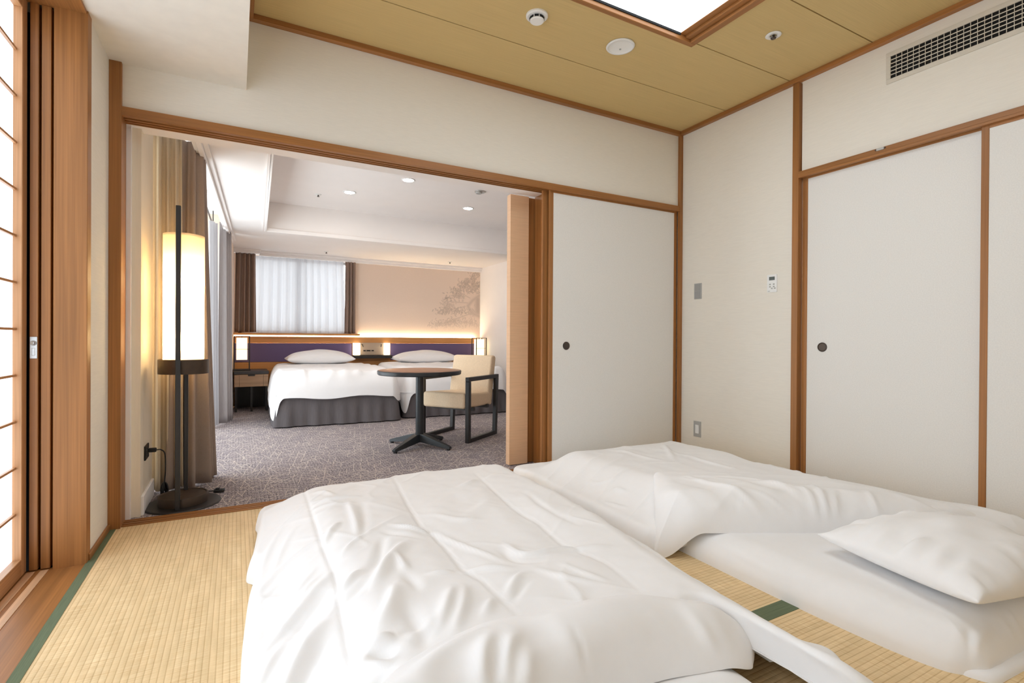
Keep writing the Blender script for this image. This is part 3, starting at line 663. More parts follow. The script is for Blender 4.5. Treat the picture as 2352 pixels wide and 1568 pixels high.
def grid_obj(name, X, Y, Z, m, parent, closed=False, smooth=True, both=None):
    nv, nu = X.shape; me = bpy.data.meshes.new(name)
    off = parent_origin(parent) if parent else Vector((0, 0, 0))
    V = np.stack([X - off.x, Y - off.y, Z - off.z], -1).reshape(-1, 3)
    F = [(j * nu + i, j * nu + i + 1, (j + 1) * nu + i + 1, (j + 1) * nu + i) for j in range(nv - 1) for i in range(nu - 1)]
    if both is not None:                                 # underside, joined along the border
        k = len(V); V = np.vstack([V, np.stack([X - off.x, Y - off.y, both - off.z], -1).reshape(-1, 3)])
        F += [tuple(k + q for q in reversed(f)) for f in F]
    me.from_pydata(V.tolist(), [], F)
    if both is not None:
        bm = bmesh.new(); bm.from_mesh(me); bmesh.ops.remove_doubles(bm, verts=bm.verts, dist=1e-5); bm.to_mesh(me); bm.free()
    for q in me.polygons: q.use_smooth = True
    me.materials.append(m); o = bpy.data.objects.new(name, me); C.objects.link(o); o.parent = parent
    return o
def quilt(name, m, parent, front, back, left, right, nu, nv, base, thick, r, feats=None, cr=.12, dens=.55, low=None):
    """padded cloth: four border curves (metres), base height under it, thickness, rounded rim"""
    t = lambda n: (lambda s: s - dens * np.sin(2 * np.pi * s) / (2 * np.pi))(np.linspace(0, 1, n))
    u, v = t(nu), t(nv); F, B, L_, R_ = curve(front, u), curve(back, u), curve(left, v), curve(right, v)
    U, V = np.meshgrid(u, v)
    c00, c10, c01, c11 = F[0], F[-1], B[0], B[-1]
    P = [(1 - V) * F[None, :, k] + V * B[None, :, k] + (1 - U) * L_[:, None, k] + U * R_[:, None, k]
         - ((1 - U) * (1 - V) * c00[k] + U * (1 - V) * c10[k] + (1 - U) * V * c01[k] + U * V * c11[k]) for k in (0, 1)]
    X, Y = P
    wd = np.hypot(X[:, -1] - X[:, 0], Y[:, -1] - Y[:, 0])[:, None]; hg = np.hypot(X[-1] - X[0], Y[-1] - Y[0])[None]
    a = np.minimum(U, 1 - U) * wd; b = np.minimum(V, 1 - V) * hg; d = np.minimum(a, b)
    if cr:                                               # round the four corners in plan
        ux = np.stack([(X[:, -1] - X[:, 0])[:, None] / wd + 0 * X, (Y[:, -1] - Y[:, 0])[:, None] / wd + 0 * X]); vx = np.stack([(X[-1] - X[0])[None] / hg + 0 * X, (Y[-1] - Y[0])[None] / hg + 0 * X])
        pp = np.clip(1 - a / cr, 0, 1); qq = np.clip(1 - b / cr, 0, 1); p2 = pp * np.sqrt(1 - qq ** 2 / 2); q2 = qq * np.sqrt(1 - pp ** 2 / 2)
        su = np.where(U < .5, 1, -1); sv = np.where(V < .5, 1, -1); ka = (pp - p2) * cr * su; kb = (qq - q2) * cr * sv
        X = X + ux[0] * ka + vx[0] * kb; Y = Y + ux[1] * ka + vx[1] * kb
        d = np.where((a < cr) & (b < cr), cr * np.clip(1 - np.hypot(p2, q2), 0, 1), d)
    rr = r if not callable(r) else r(X, Y, U, V)
    rim = np.sqrt(np.clip(1 - (1 - np.minimum(d / rr, 1)) ** 2, 0, 1))
    bz = base(X, Y, U, V) if callable(base) else base + 0 * X
    th = thick(X, Y, U, V) if callable(thick) else thick
    Z = bz + th * rim
    if feats is not None:                                # folds stand out along the surface normal
        k = feats(X, Y, U, V) * S01(d / .05)
        Pu = np.stack([np.gradient(q, axis=1) for q in (X, Y, Z)], -1); Pv = np.stack([np.gradient(q, axis=0) for q in (X, Y, Z)], -1)
        n = np.cross(Pu, Pv); n /= np.linalg.norm(n, axis=-1, keepdims=True) + 1e-12
        X = X + n[..., 0] * k; Y = Y + n[..., 1] * k; Z = np.maximum(Z + n[..., 2] * k, bz)
    return grid_obj(name, X, Y, Z, m, parent, both=(bz + .0005) if low is None else low + 0 * X)

# ------------------------------------------------------------------ the two beds
def bed(x0, x1, yf, label, seed):
    t = thing('bed', label, 'bed', ((x0 + x1) / 2, (yf + 7.63) / 2, 0), group='twin beds with grey skirts')
    yh = 7.625; w = x1 - x0
    box(x0 + .05, x1 - .05, yf + .05, yh, .06, .33).build('base', M['skirt'], t)
    box(x0 + .02, x1 - .02, yf + .03, yh, .33, .50).build('mattress', M['bed_linen'], t, .04, smooth=True)
    for xx in (x0 + .12, x1 - .12):
        for yy in (yf + .15, yh - .15): MB().cyl((xx, yy, 0), .025, 0, .06, 16).build('foot', M['black'], t)
    # skirt: pleated cloth around three sides
    path = curve([(x0, yh), (x0, (yf + yh) / 2), (x0, yf + .02)], np.linspace(0, 1, 60)).tolist() + curve([(x0 + .01, yf), ((x0 + x1) / 2, yf), (x1 - .01, yf)], np.linspace(0, 1, 70)).tolist() + curve([(x1, yf + .02), (x1, (yf + yh) / 2), (x1, yh)], np.linspace(0, 1, 60)).tolist()
    P = np.array(path); n = len(P); zs = np.linspace(.012, .335, 8)
    T = np.gradient(P, axis=0); T /= np.hypot(*T.T)[:, None] + 1e-9; Nn = np.stack([T[:, 1] * -1, T[:, 0]], -1)
    s = np.r_[0, np.cumsum(np.hypot(*np.diff(P, axis=0).T))]
    pl = .010 * np.sin(s * 21 + seed) + .008 * np.sin(s * 47 + 2 * seed) + .012 * vnoise(s * 5, s * 0 + seed, seed)
    k = (1 - (zs - .012) / .33)[:, None]
    X = P[None, :, 0] + Nn[None, :, 0] * -(pl[None] * k + .03 * k); Y = P[None, :, 1] + Nn[None, :, 1] * -(pl[None] * k + .03 * k)
    grid_obj('bed_skirt', X, Y, np.repeat(zs[:, None], n, 1) - .0 * X, M['skirt'], t)
    # duvet hanging over the edges
    def bz(X, Y, U, V):
        b = .285 + .012 * np.sin(X * 9 + seed) + .010 * np.sin(Y * 8)
        b = b - .09 * S01((.10 - U) / .1) - .13 * S01((.06 - U) / .06) * S01((.10 - V) / .10)
        return b - .06 * S01((U - .92) / .08)
    def ft(X, Y, U, V): return .012 * vnoise(X * 3 + seed, Y * 3, seed) + .010 * ((1 - abs(vnoise(X * 4 + seed, Y * 2.2, seed + 5))) ** 5 - .2) + .005 * vnoise(X * 9, Y * 7 + seed, seed + 1) + .03 * S01((V - .78) / .1) * 0 + .012 * S01(1 - abs(V - .06) / .05) * vnoise(X * 14, Y * 3, seed + 3)
    quilt('duvet', M['bed_linen'], t, [(x0 - .045, yf - .035), (x0 + w / 2, yf - .05), (x1 + .045, yf - .035)], [(x0 - .03, 7.60), (x0 + w / 2, 7.60), (x1 + .03, 7.60)],
          [(x0 - .045, yf - .035), (x0 - .055, yf + 1), (x0 - .03, 7.60)], [(x1 + .045, yf - .035), (x1 + .055, yf + 1), (x1 + .03, 7.60)], 90, 120, bz,
          lambda X, Y, U, V: .575 - bz(X, Y, U, V), lambda X, Y, U, V: .13 + 0 * X, ft, low=.30)
    t.rotation_euler = (0, 0, -.035)
    return t
bed(.385, 1.640, 5.69, 'twin bed beside window and nightstand, with white duvet', 3)
bed(1.765, 3.05, 5.74, 'twin bed behind the round table, with white duvet', 8)

def pillow(name, c, hx, hy, h, rz, label, group=None, m='linen', feats=None, tilt=0.0, nx=60, ny=50):
    """stuffed pillow: flat rim with pinched corners, puffed middle"""
    a = np.linspace(-1, 1, nx); b = np.linspace(-1, 1, ny); a = np.sin(a * np.pi / 2) * .5 + a * .5; b = np.sin(b * np.pi / 2) * .5 + b * .5
    A, B = np.meshgrid(a, b)
    X = hx * A * (1 - .055 * (1 - B * B) * abs(A) ** 3); Y = hy * B * (1 - .07 * (1 - A * A) * abs(B) ** 3)
    puff = ((1 - A ** 2) * (1 - B ** 2)).clip(0) ** .5
    wr = 1 + .05 * vnoise(A * 2.2 + 3, B * 2.2, 4)
    Zt = h * .62 * puff * wr; Zb = -h * .38 * puff ** .7
    if feats is not None: Zt = Zt + feats(A, B) * puff ** .5
    Z0 = h * .30 + 0 * Zt
    o = grid_obj(name, X, Y, Zt, M[m], None, both=np.minimum(Zb, Zt))
    o.location = c; o.rotation_euler = (tilt, 0, rz)
    return tag(o, label, 'pillow', group)
pillow('pillow', (1.005, 7.36, .645), .43, .24, .195, 0, 'plump pillow on the bed beside the nightstand', 'pillows on the twin beds', 'bed_linen')
pillow('pillow', (2.50, 7.36, .635), .47, .24, .190, 0, 'plump pillow on the bed behind the table', 'pillows on the twin beds', 'bed_linen')

# ------------------------------------------------------------------ nightstands and table lamps
def nightstand(x0, x1, label):
    t = thing('nightstand', label, 'nightstand', ((x0 + x1) / 2, 7.4, 0), group='nightstands beside the beds')
    box(x0, x1, 7.15, 7.665, .468, .505).build('top', M['stand_top'], t, .002, seg=1)
    box(x0 + .01, x1 - .01, 7.175, 7.665, .31, .468).build('body', M['stand_front'], t)
    w = x1 - x0
    for a, b in ((x0 + .006, x0 + w * .155), (x0 + w * .16, x0 + w * .84), (x0 + w * .845, x1 - .006)):
        box(a, b, 7.158, 7.176, .312, .462).build('drawer' if b - a > .15 else 'front_panel', M['stand_front'], t, .001, seg=1)
    box(x0 + w * .40, x0 + w * .60, 7.150, 7.160, .445, .466).build('handle', M['black'], t)
    for a in (x0 + .012, x0 + w * .5 - .01, x1 - .036): box(a, a + .024, 7.17, 7.20, 0, .31).build('leg', M['black'], t)
    for a in (x0 + .012, x1 - .036): box(a, a + .024, 7.63, 7.655, 0, .31).build('leg', M['black'], t)
    box(x0 + .012, x1 - .012, 7.655, 7.665, 0.0, .31).build('back_board', M['black'], t)
    return t
nightstand(-.025, .365, 'dark topped nightstand under the small window'); nightstand(3.15, 3.56, 'nightstand behind armchair at the far corner')
M['shade'] = emit('paper_lamp_shade', (1.0, 0.76, 0.42, 1), 1.7)
def table_lamp(cx, cy, label):
    t = thing('table_lamp', label, 'table lamp', (cx, cy, .505), group='lantern lamps on the nightstands')
    w, z0, z1 = .086, .505, .945
    box(cx - w - .012, cx + w + .012, cy - w, cy + w, z0, z0 + .018).build('base', M['black'], t, .002, seg=1)
    for a in (-1, 1):
        for b in (-1, 1): box(cx + a * w - .0055, cx + a * w + .0055, cy + b * w - .0055, cy + b * w + .0055, z0 + .018, z1).build('post', M['black'], t)
    for a in (-1, 1):
        box(cx - w, cx + w, cy + a * w - .003, cy + a * w + .003, z1 - .006, z1).build('top_bar', M['black'], t); box(cx + a * w - .003, cx + a * w + .003, cy - w, cy + w, z1 - .006, z1).build('top_bar', M['black'], t)
        box(cx - w, cx + w, cy + a * w - .002, cy + a * w + .002, .775, .779).build('side_bar', M['black'], t)
    box(cx - w, cx + w, cy - .003, cy + .003, z1 - .006, z1).build('hanger_bar', M['black'], t); MB().cyl((cx, cy, 0), .004, .92, z1, 10).build('hanger', M['black'], t)
    s = .062
    MB().box(cx - s, cx + s, cy - s, cy + s, .643, .924).build('shade', M['shade'], t, .003)
    return t
table_lamp(.063, 7.36, 'glowing lantern lamp under the small window'); table_lamp(3.43, 7.45, 'glowing lantern lamp behind the armchair')

# ------------------------------------------------------------------ drapes
def drape(name, path, z0, z1, folds, amp, m, label, nu=160, nv=26, top=.75, seed=1, flare=.15, thick=.004, cat='curtain', group=None):
    s = np.linspace(0, 1, nu); P = curve(path, s); T = np.gradient(P, axis=0); T /= np.hypot(*T.T)[:, None]; Nn = np.stack([-T[:, 1], T[:, 0]], -1)
    v = np.linspace(0, 1, nv)[:, None]
    ph = 2 * np.pi * folds * (s + .03 * vnoise(s * 4, 0 * s + seed, seed))[None] + .35 * np.sin(v * 2.2 + seed)
    w = np.sin(ph) + .35 * np.sin(2 * ph + .7)
    A = amp * (1 + flare * (1 - v)) * (top + (1 - top) * (1 - v)) * (1 + .25 * vnoise(s * 3, 0 * s, seed + 2))[None]
    X = P[None, :, 0] + Nn[None, :, 0] * w * A; Y = P[None, :, 1] + Nn[None, :, 1] * w * A
    c = P.mean(0); sq = 1 - .22 * v * (1 - top) * 2
    X = c[0] + (X - c[0]) * sq; Y = c[1] + (Y - c[1]) * sq
    Z = z0 + (z1 - z0) * v + 0 * X
    o = grid_obj(name, X, Y, Z, M[m], None)
    if m != 'sheer': md = o.modifiers.new('cloth_thickness', 'SOLIDIFY'); md.thickness = thick; md.offset = 0
    return tag(o, label, cat, group)
drape('drape', [(-.365, 3.73), (-.30, 3.68), (-.215, 3.70), (-.180, 3.80), (-.19, 3.94)], .012, 2.125, 5.5, .046, 'drape', 'gathered taupe drape behind the floor lamp', seed=2, top=.38)
drape('drape', [(-.47, 3.69), (-.42, 3.645), (-.37, 3.655), (-.28, 3.66)], .015, 2.125, 4.6, .020, 'lining', 'cream lining curtain against lamp wall', seed=4, top=.7, nu=80)
drape('drape', [(-.245, 5.93), (-.20, 6.05), (-.165, 6.12)], .02, 2.10, 3.5, .020, 'sheer', 'white sheer curtain gathered at far end of tall window', seed=3, top=.7, nu=100)
drape('drape', [(-.150, 6.16), (-.10, 6.27), (-.075, 6.44), (-.07, 6.55)], .015, 2.14, 4.5, .028, 'drape_grey', 'grey drape at far end of the tall window', seed=6, top=.7)
drape('drape', [(-.02, FY - .085), (.11, FY - .085), (.235, FY - .085)], 1.0, 2.048, 4.2, .026, 'drape_brown', 'brown drape left of the small window', seed=8, top=.8, nu=120)
drape('drape', [(1.385, FY - .07), (1.46, FY - .07), (1.545, FY - .07)], .995, 2.034, 3.2, .02, 'drape_brown', 'brown drape right of the small window', seed=9, top=.8, nu=90)
drape('drape', [(.20, FY - .035), (.8, FY - .035), (1.40, FY - .035)], .995, 2.034, 11.3, .015, 'sheer', 'white sheer curtain across the small window', seed=10, top=.9, nu=300, flare=.3, thick=.001)
rr_ = thing('curtain_rail', 'thin dark curtain rail above the tall window', 'curtain rail', (-.2, 5.0, 2.2))
MB().tube([(-.300, 3.62, 2.14), (-.222, 6.58, 2.14)], .008, 10).build('rod', M['black'], rr_, smooth=True)
for f in (.05, .35, .65, .95): MB().tube([(-.300 + .078 * f, 3.62 + 2.96 * f, 2.14), (-.300 + .078 * f, 3.62 + 2.96 * f, 2.305)], .005, 8).build('bracket', M['black'], rr_)

# ------------------------------------------------------------------ floor lamp
LXc, LYc = -.255, 3.345
fl_ = thing('floor_lamp', 'tall floor lamp with glowing paper cylinder shade and black poles', 'floor lamp', (LXc, LYc, 0))
MB().lathe([(0, 0), (.182, 0), (.184, .004), (.180, .009), (0, .010)], (LXc, LYc, 0), 64).build('foot_plate', M['black'], fl_, smooth='auto')
MB().lathe([(0, .010), (.120, .010), (.121, .05), (.118, .056), (.112, .056), (.110, .052), (0, .052)], (LXc, LYc, 0), 64).build('base_drum', M['dark_metal'], fl_, smooth='auto')
box(LXc - .015 - .0115, LXc - .015 + .0115, LYc - .150, LYc - .127, .009, 1.615).build('pole', M['black'], fl_, .002, seg=1)
box(LXc + .005 - .010, LXc + .005 + .010, LYc + .09, LYc + .11, .05, .74).build('rear_pole', M['black'], fl_, .002, seg=1)
MB().lathe([(.100, .722), (.120, .722), (.1205, .80), (.1165, .802), (.1165, .73), (.100, .73), (0, .729), (0, .722), (.1, .722)], (LXc, LYc, 0), 64).build('tray_ring', M['dark_metal'], fl_, smooth='auto')
M['big_shade'] = sheer_mat('lantern_paper', (1.0, .86, .62, 1), .12)
MB().lathe([(.097, .745), (.098, 1.483)], (LXc, LYc, 0), 64).build('shade', M['big_shade'], fl_, smooth=True)
MB().lathe([(.006, 1.470), (.097, 1.470)], (LXc, LYc, 0), 48).build('shade_top', M['big_shade'], fl_, smooth=True)
M['bulb'] = emit('warm_bulb', (1.0, .76, .42, 1), 150.0)
for z in (.90, 1.22):
    MB().lathe([(0, z - .055), (.03, z - .045), (.038, z), (.03, z + .045), (0, z + .055)], (LXc, LYc, 0), 24).build('bulb', M['bulb'], fl_, smooth=True)
MB().cyl((LXc, LYc, 0), .006, .73, 1.47, 12).build('inner_stem', M['white_plastic'], fl_)

ot = thing('wall_outlet', 'black wall outlet plate beside the floor lamp', 'outlet', (-.43, 3.37, .30))
box(-.430, -.422, 3.315, 3.435, .262, .338).build('plate', M['cord'], ot, .002, seg=1)
for y in (3.345, 3.405): box(-.423, -.4205, y - .014, y + .014, .285, .315).build('socket', M['black'], ot, .001, seg=1)
pc = thing('power_cord', 'black lamp cord hanging from the outlet into a tied bundle', 'cord', (-.36, 3.46, 0))
box(-.421, -.385, 3.392, 3.418, .290, .312).build('plug', M['cord'], pc, .004)
def smooth_path(pts, n=40): return curve(pts, np.linspace(0, 1, n)).tolist()
MB().tube(smooth_path([(-.386, 3.405, .30), (-.365, 3.41, .298), (-.348, 3.42, .27), (-.346, 3.43, .18), (-.352, 3.44, .10), (-.350, 3.445, .06)]), .0032, 8).build('wire', M['cord'], pc, smooth=True)
for i in range(5):
    a = .35 * i; r = .016 + .002 * (i % 2)
    MB().tube([(-.352 + r * math.cos(q) * math.cos(a), 3.445 + r * math.cos(q) * math.sin(a), .062 + .045 * math.sin(q)) for q in np.linspace(0, 2 * math.pi, 22)], .0032, 6).build('coil', M['cord'], pc, smooth=True)
MB().tube(smooth_path([(-.352, 3.445, .02), (-.345, 3.50, .008), (-.28, 3.53, .006), (-.20, 3.535, .005), (-.14, 3.53, .005), (-.115, 3.515, .008)]), .0032, 8).build('floor_wire', M['cord'], pc, smooth=True)
fs = thing('foot_switch', 'small black foot switch on the carpet by the lamp', 'foot switch', (-.085, 3.50, 0))
MB().hexa([(-.118, 3.488), (-.062, 3.478), (-.056, 3.512), (-.112, 3.522)], .001, .020).build('body', M['cord'], fs, .006)
MB().hexa([(-.106, 3.494), (-.086, 3.490), (-.082, 3.508), (-.102, 3.512)], .019, .028).build('button', M['black'], fs, .003)

# ------------------------------------------------------------------ round table and armchair
tb = thing('round_table', 'round pedestal table with brown top and black four-armed foot', 'table', (1.385, 4.218, 0), math.radians(33))
MB().lathe([(0, .616), (.30, .616), (.346, .618), (.353, .624), (.355, .648), (.350, .6535), (0, .6535)], (0, 0, 0), 72).build('rim', M['table_black'], tb, smooth='auto', local=True)
MB().lathe([(0, .6525), (.343, .6525), (.3445, .654), (.342, .6555), (0, .6560)], (0, 0, 0), 72).build('top', M['table_wood'], tb, smooth='auto', local=True)
MB().cyl((0, 0, 0), .034, .05, .622, 32, e=.002).build('column', M['table_black'], tb, smooth='auto', local=True)
MB().cyl((0, 0, 0), .13, .614, .631, 32, e=.002).build('mount_plate', M['table_black'], tb, smooth='auto', local=True)
for i in range(4):
    a = i * math.pi / 2; ca, sa = math.cos(a), math.sin(a)
    prof = [(0.0, .045, .112, .036), (.06, .042, .108, .034), (.30, .012, .040, .020), (.325, .012, .030, .018)]
    v = [];
    for x, zb, zt, w in prof:
        for yy, zz in ((-w, zb), (w, zb), (w * .8, zt), (-w * .8, zt)): v.append((x * ca - yy * sa, x * sa + yy * ca, zz))
    f = [(0, 3, 2, 1), (12, 13, 14, 15)] + [(4 * k + j, 4 * k + (j + 1) % 4, 4 * k + 4 + (j + 1) % 4, 4 * k + 4 + j) for k in range(3) for j in range(4)]
    arm = MB().add(v, f).build('foot_arm', M['table_black'], tb, .003, local=True)
    MB().cyl((.305 * ca, .305 * sa, 0), .016, 0.0, .016, 16).build('glide', M['cord'], arm, local=True)

ch = thing('armchair', 'beige upholstered armchair with black loop arms beside the round table', 'armchair', (1.8735, 4.504, 0), math.radians(-54.4))
for s in (1, -1):
    x0, x1 = sorted((s * .262, s * .226))
    fr = ch
    MB().box(x0, x1, -.272, -.228, .0, .545).build('front_leg', M['black'], fr, .003, local=True)
    MB().prism([(.232, .0), (.272, .0), (.300, .545), (.256, .545)], 'X', x0, x1).build('rear_leg', M['black'], fr, .003, local=True)
    MB().box(x0, x1, -.272, .300, .545, .582).build('armrest', M['black'], fr, .003, local=True)
    MB().box(x0, x1, -.228, .236, .0, .036).build('runner', M['black'], fr, .003, local=True)
def soft_box(pts_yz, x0, x1, name, bev):
    return MB().prism(pts_yz, 'X', x0, x1).build(name, M['chair_fabric'], ch, bev, smooth=True, seg=4, local=True)
soft_box([(-.285, .300), (.20, .292), (.20, .415), (-.285, .440)], -.222, .222, 'seat', .024)
soft_box([(.150, .295), (.235, .285), (.320, .745), (.290, .765), (.235, .760), (.165, .44)], -.222, .222, 'backrest', .026)
for y in (-.12, .14): MB().box(-.23, .23, y - .018, y + .018, .270, .300).build('seat_rail', M['black'], ch, local=True)

# ------------------------------------------------------------------ bedroom ceiling fittings
M['down'] = emit('downlight_lens', (1.0, .90, .80, 1), 190.0)
for i, (x, y) in enumerate(((1.003, 5.323), (1.404, 4.643), (2.298, 5.311))):
    x *= 1.0135; y *= 1.0135
    t = thing('downlight', ('round glowing downlight nearest the tall window', 'round glowing downlight nearest the wooden lintel', 'round glowing downlight at the right, nearest the beds')[i], 'downlight', (x, y, TZ), group='downlights in the bedroom tray ceiling')
    MB().lathe([(.046, .001), (.062, 0), (.064, -.003), (.060, -.006), (.050, -.006), (.046, .001)], (x, y, TZ), 40).build('trim_ring', M['white_plastic'], t, smooth=True)
    MB().lathe([(0, -.004), (.049, -.004)], (x, y, TZ), 40).build('lens', M['down'], t)
t = thing('spotlight', 'unlit adjustable spotlight in the bedroom tray ceiling', 'spotlight', (2.175, 4.719, TZ))
MB().lathe([(.040, .001), (.056, 0), (.058, -.004), (.050, -.008), (.040, .001)], (2.175, 4.719, TZ), 40).build('ring', M['metal'], t, smooth=True)
MB().lathe([(0, -.024), (.028, -.024), (.034, -.016), (.036, .0), (0, 0)], (2.160, 4.719, TZ), 32).build('eyeball', M['grey_plastic'], t, smooth='auto')
def head(x, y, z, label):
    t = thing('sprinkler', label, 'sprinkler', (x, y, z))
    MB().lathe([(0, 0), (.032, 0), (.030, -.006), (.014, -.009), (0, -.009)], (x, y, z), 28).build('cover', M['white_plastic'], t, smooth='auto')
    MB().lathe([(0, -.008), (.007, -.008), (.007, -.022), (.013, -.024), (.013, -.026), (0, -.026)], (x, y, z), 20).build('nozzle', M['pull'], t, smooth='auto')
head(.746, 5.638, TZ, 'small sprinkler head near left side of bedroom tray'); head(1.073, 7.30, RZ, 'tiny sprinkler head above the small window'); head(2.863, 7.30, RZ, 'tiny sprinkler head near pine print')

# ================================================================== FUTONS ON THE STRAW MATS
def ramp_box(X, Y, x0, x1, y0, y1, e):
    return S01((X - x0 + e) / e) * S01((x1 + e - X) / e) * S01((Y - y0 + e) / e) * S01((y1 + e - Y) / e)

# ---- mattresses (lower futons)
def mattress(x0, x1, y0, y1, h, label, strokes, seed):
    def ft(X, Y, U, V): return .004 * vnoise(X * 3 + seed, Y * 3, seed) + .002 * vnoise(X * 11, Y * 9, seed + 1) + stroke_field(X, Y, strokes)
    o = quilt('futon_mattress', M['linen'], None, [(x0 + .06, y0), ((x0 + x1) / 2, y0 - .015), (x1 - .03, y0 + .01)], [(x0, y1), ((x0 + x1) / 2, y1), (x1, y1)],
              [(x0 + .06, y0), (x0 + .012, y0 + .16), (x0 - .005, y0 + .5), (x0, y0 + 1.1), (x0, y1)], [(x1 - .03, y0 + .01), (x1, y0 + .3), (x1, y1)], 130, 200, 0.0, lambda X, Y, U, V: h * (1 - .25 * S01((.10 - U) / .10) * S01((.10 - V) / .10)), .130, ft, cr=.07, low=.001)
    if seed == 2:                                        # loose sheet tucked along the near end
        quilt('sheet_edge', M['linen'], o, [(x0 + .085, y0 - .028), (x0 + .4, y0 - .040), (x1 - .05, y0 - .02)], [(x0 + .05, y0 + .05), (x0 + .4, y0 + .06), (x1 - .05, y0 + .06)], [(x0 + .085, y0 - .028), (x0 + .05, y0 + .05)], [(x1 - .05, y0 - .02), (x1 - .05, y0 + .06)], 90, 16, 0.0, .020, .03, lambda X, Y, U, V: .004 * vnoise(X * 14, Y * 5, 3) + .003 * vnoise(X * 30, Y * 9, 6), cr=.03, low=.001)
    return tag(o, label, 'mattress', 'futon mattresses on the straw mats')
m2_str = [([(1.761, 1.500), (1.740, 1.252), (1.747, 1.102), (1.803, 1.020)], .018, .006, .3), ([(1.631, 0.995), (1.713, 1.013), (1.778, 1.015)], .010, -.005, 0), ([(1.636, 1.078), (1.593, 1.031), (1.567, 0.981)], .010, -.005, .2),
          ([(1.712, 0.599), (1.819, 0.632), (1.944, 0.641)], .014, .010, 0), ([(1.735, 0.598), (1.888, 0.608), (2.038, 0.618)], .012, .008, 0), ([(1.861, 0.659), (1.771, 0.623), (1.690, 0.601)], .010, -.010, 0),
          ([(2.035, 0.646), (2.008, 0.613), (1.974, 0.584)], .008, .004, 0), ([(2.104, 0.653), (2.076, 0.625), (2.043, 0.600)], .008, .004, 0)]
mattress(1.712, 2.745, .605, 2.66, .112, 'white futon mattress under the pillow, near edge uncovered', m2_str, 2)
mattress(.30, 1.165, .45, 2.62, .105, 'white futon mattress peeking from under left duvet', [], 5)

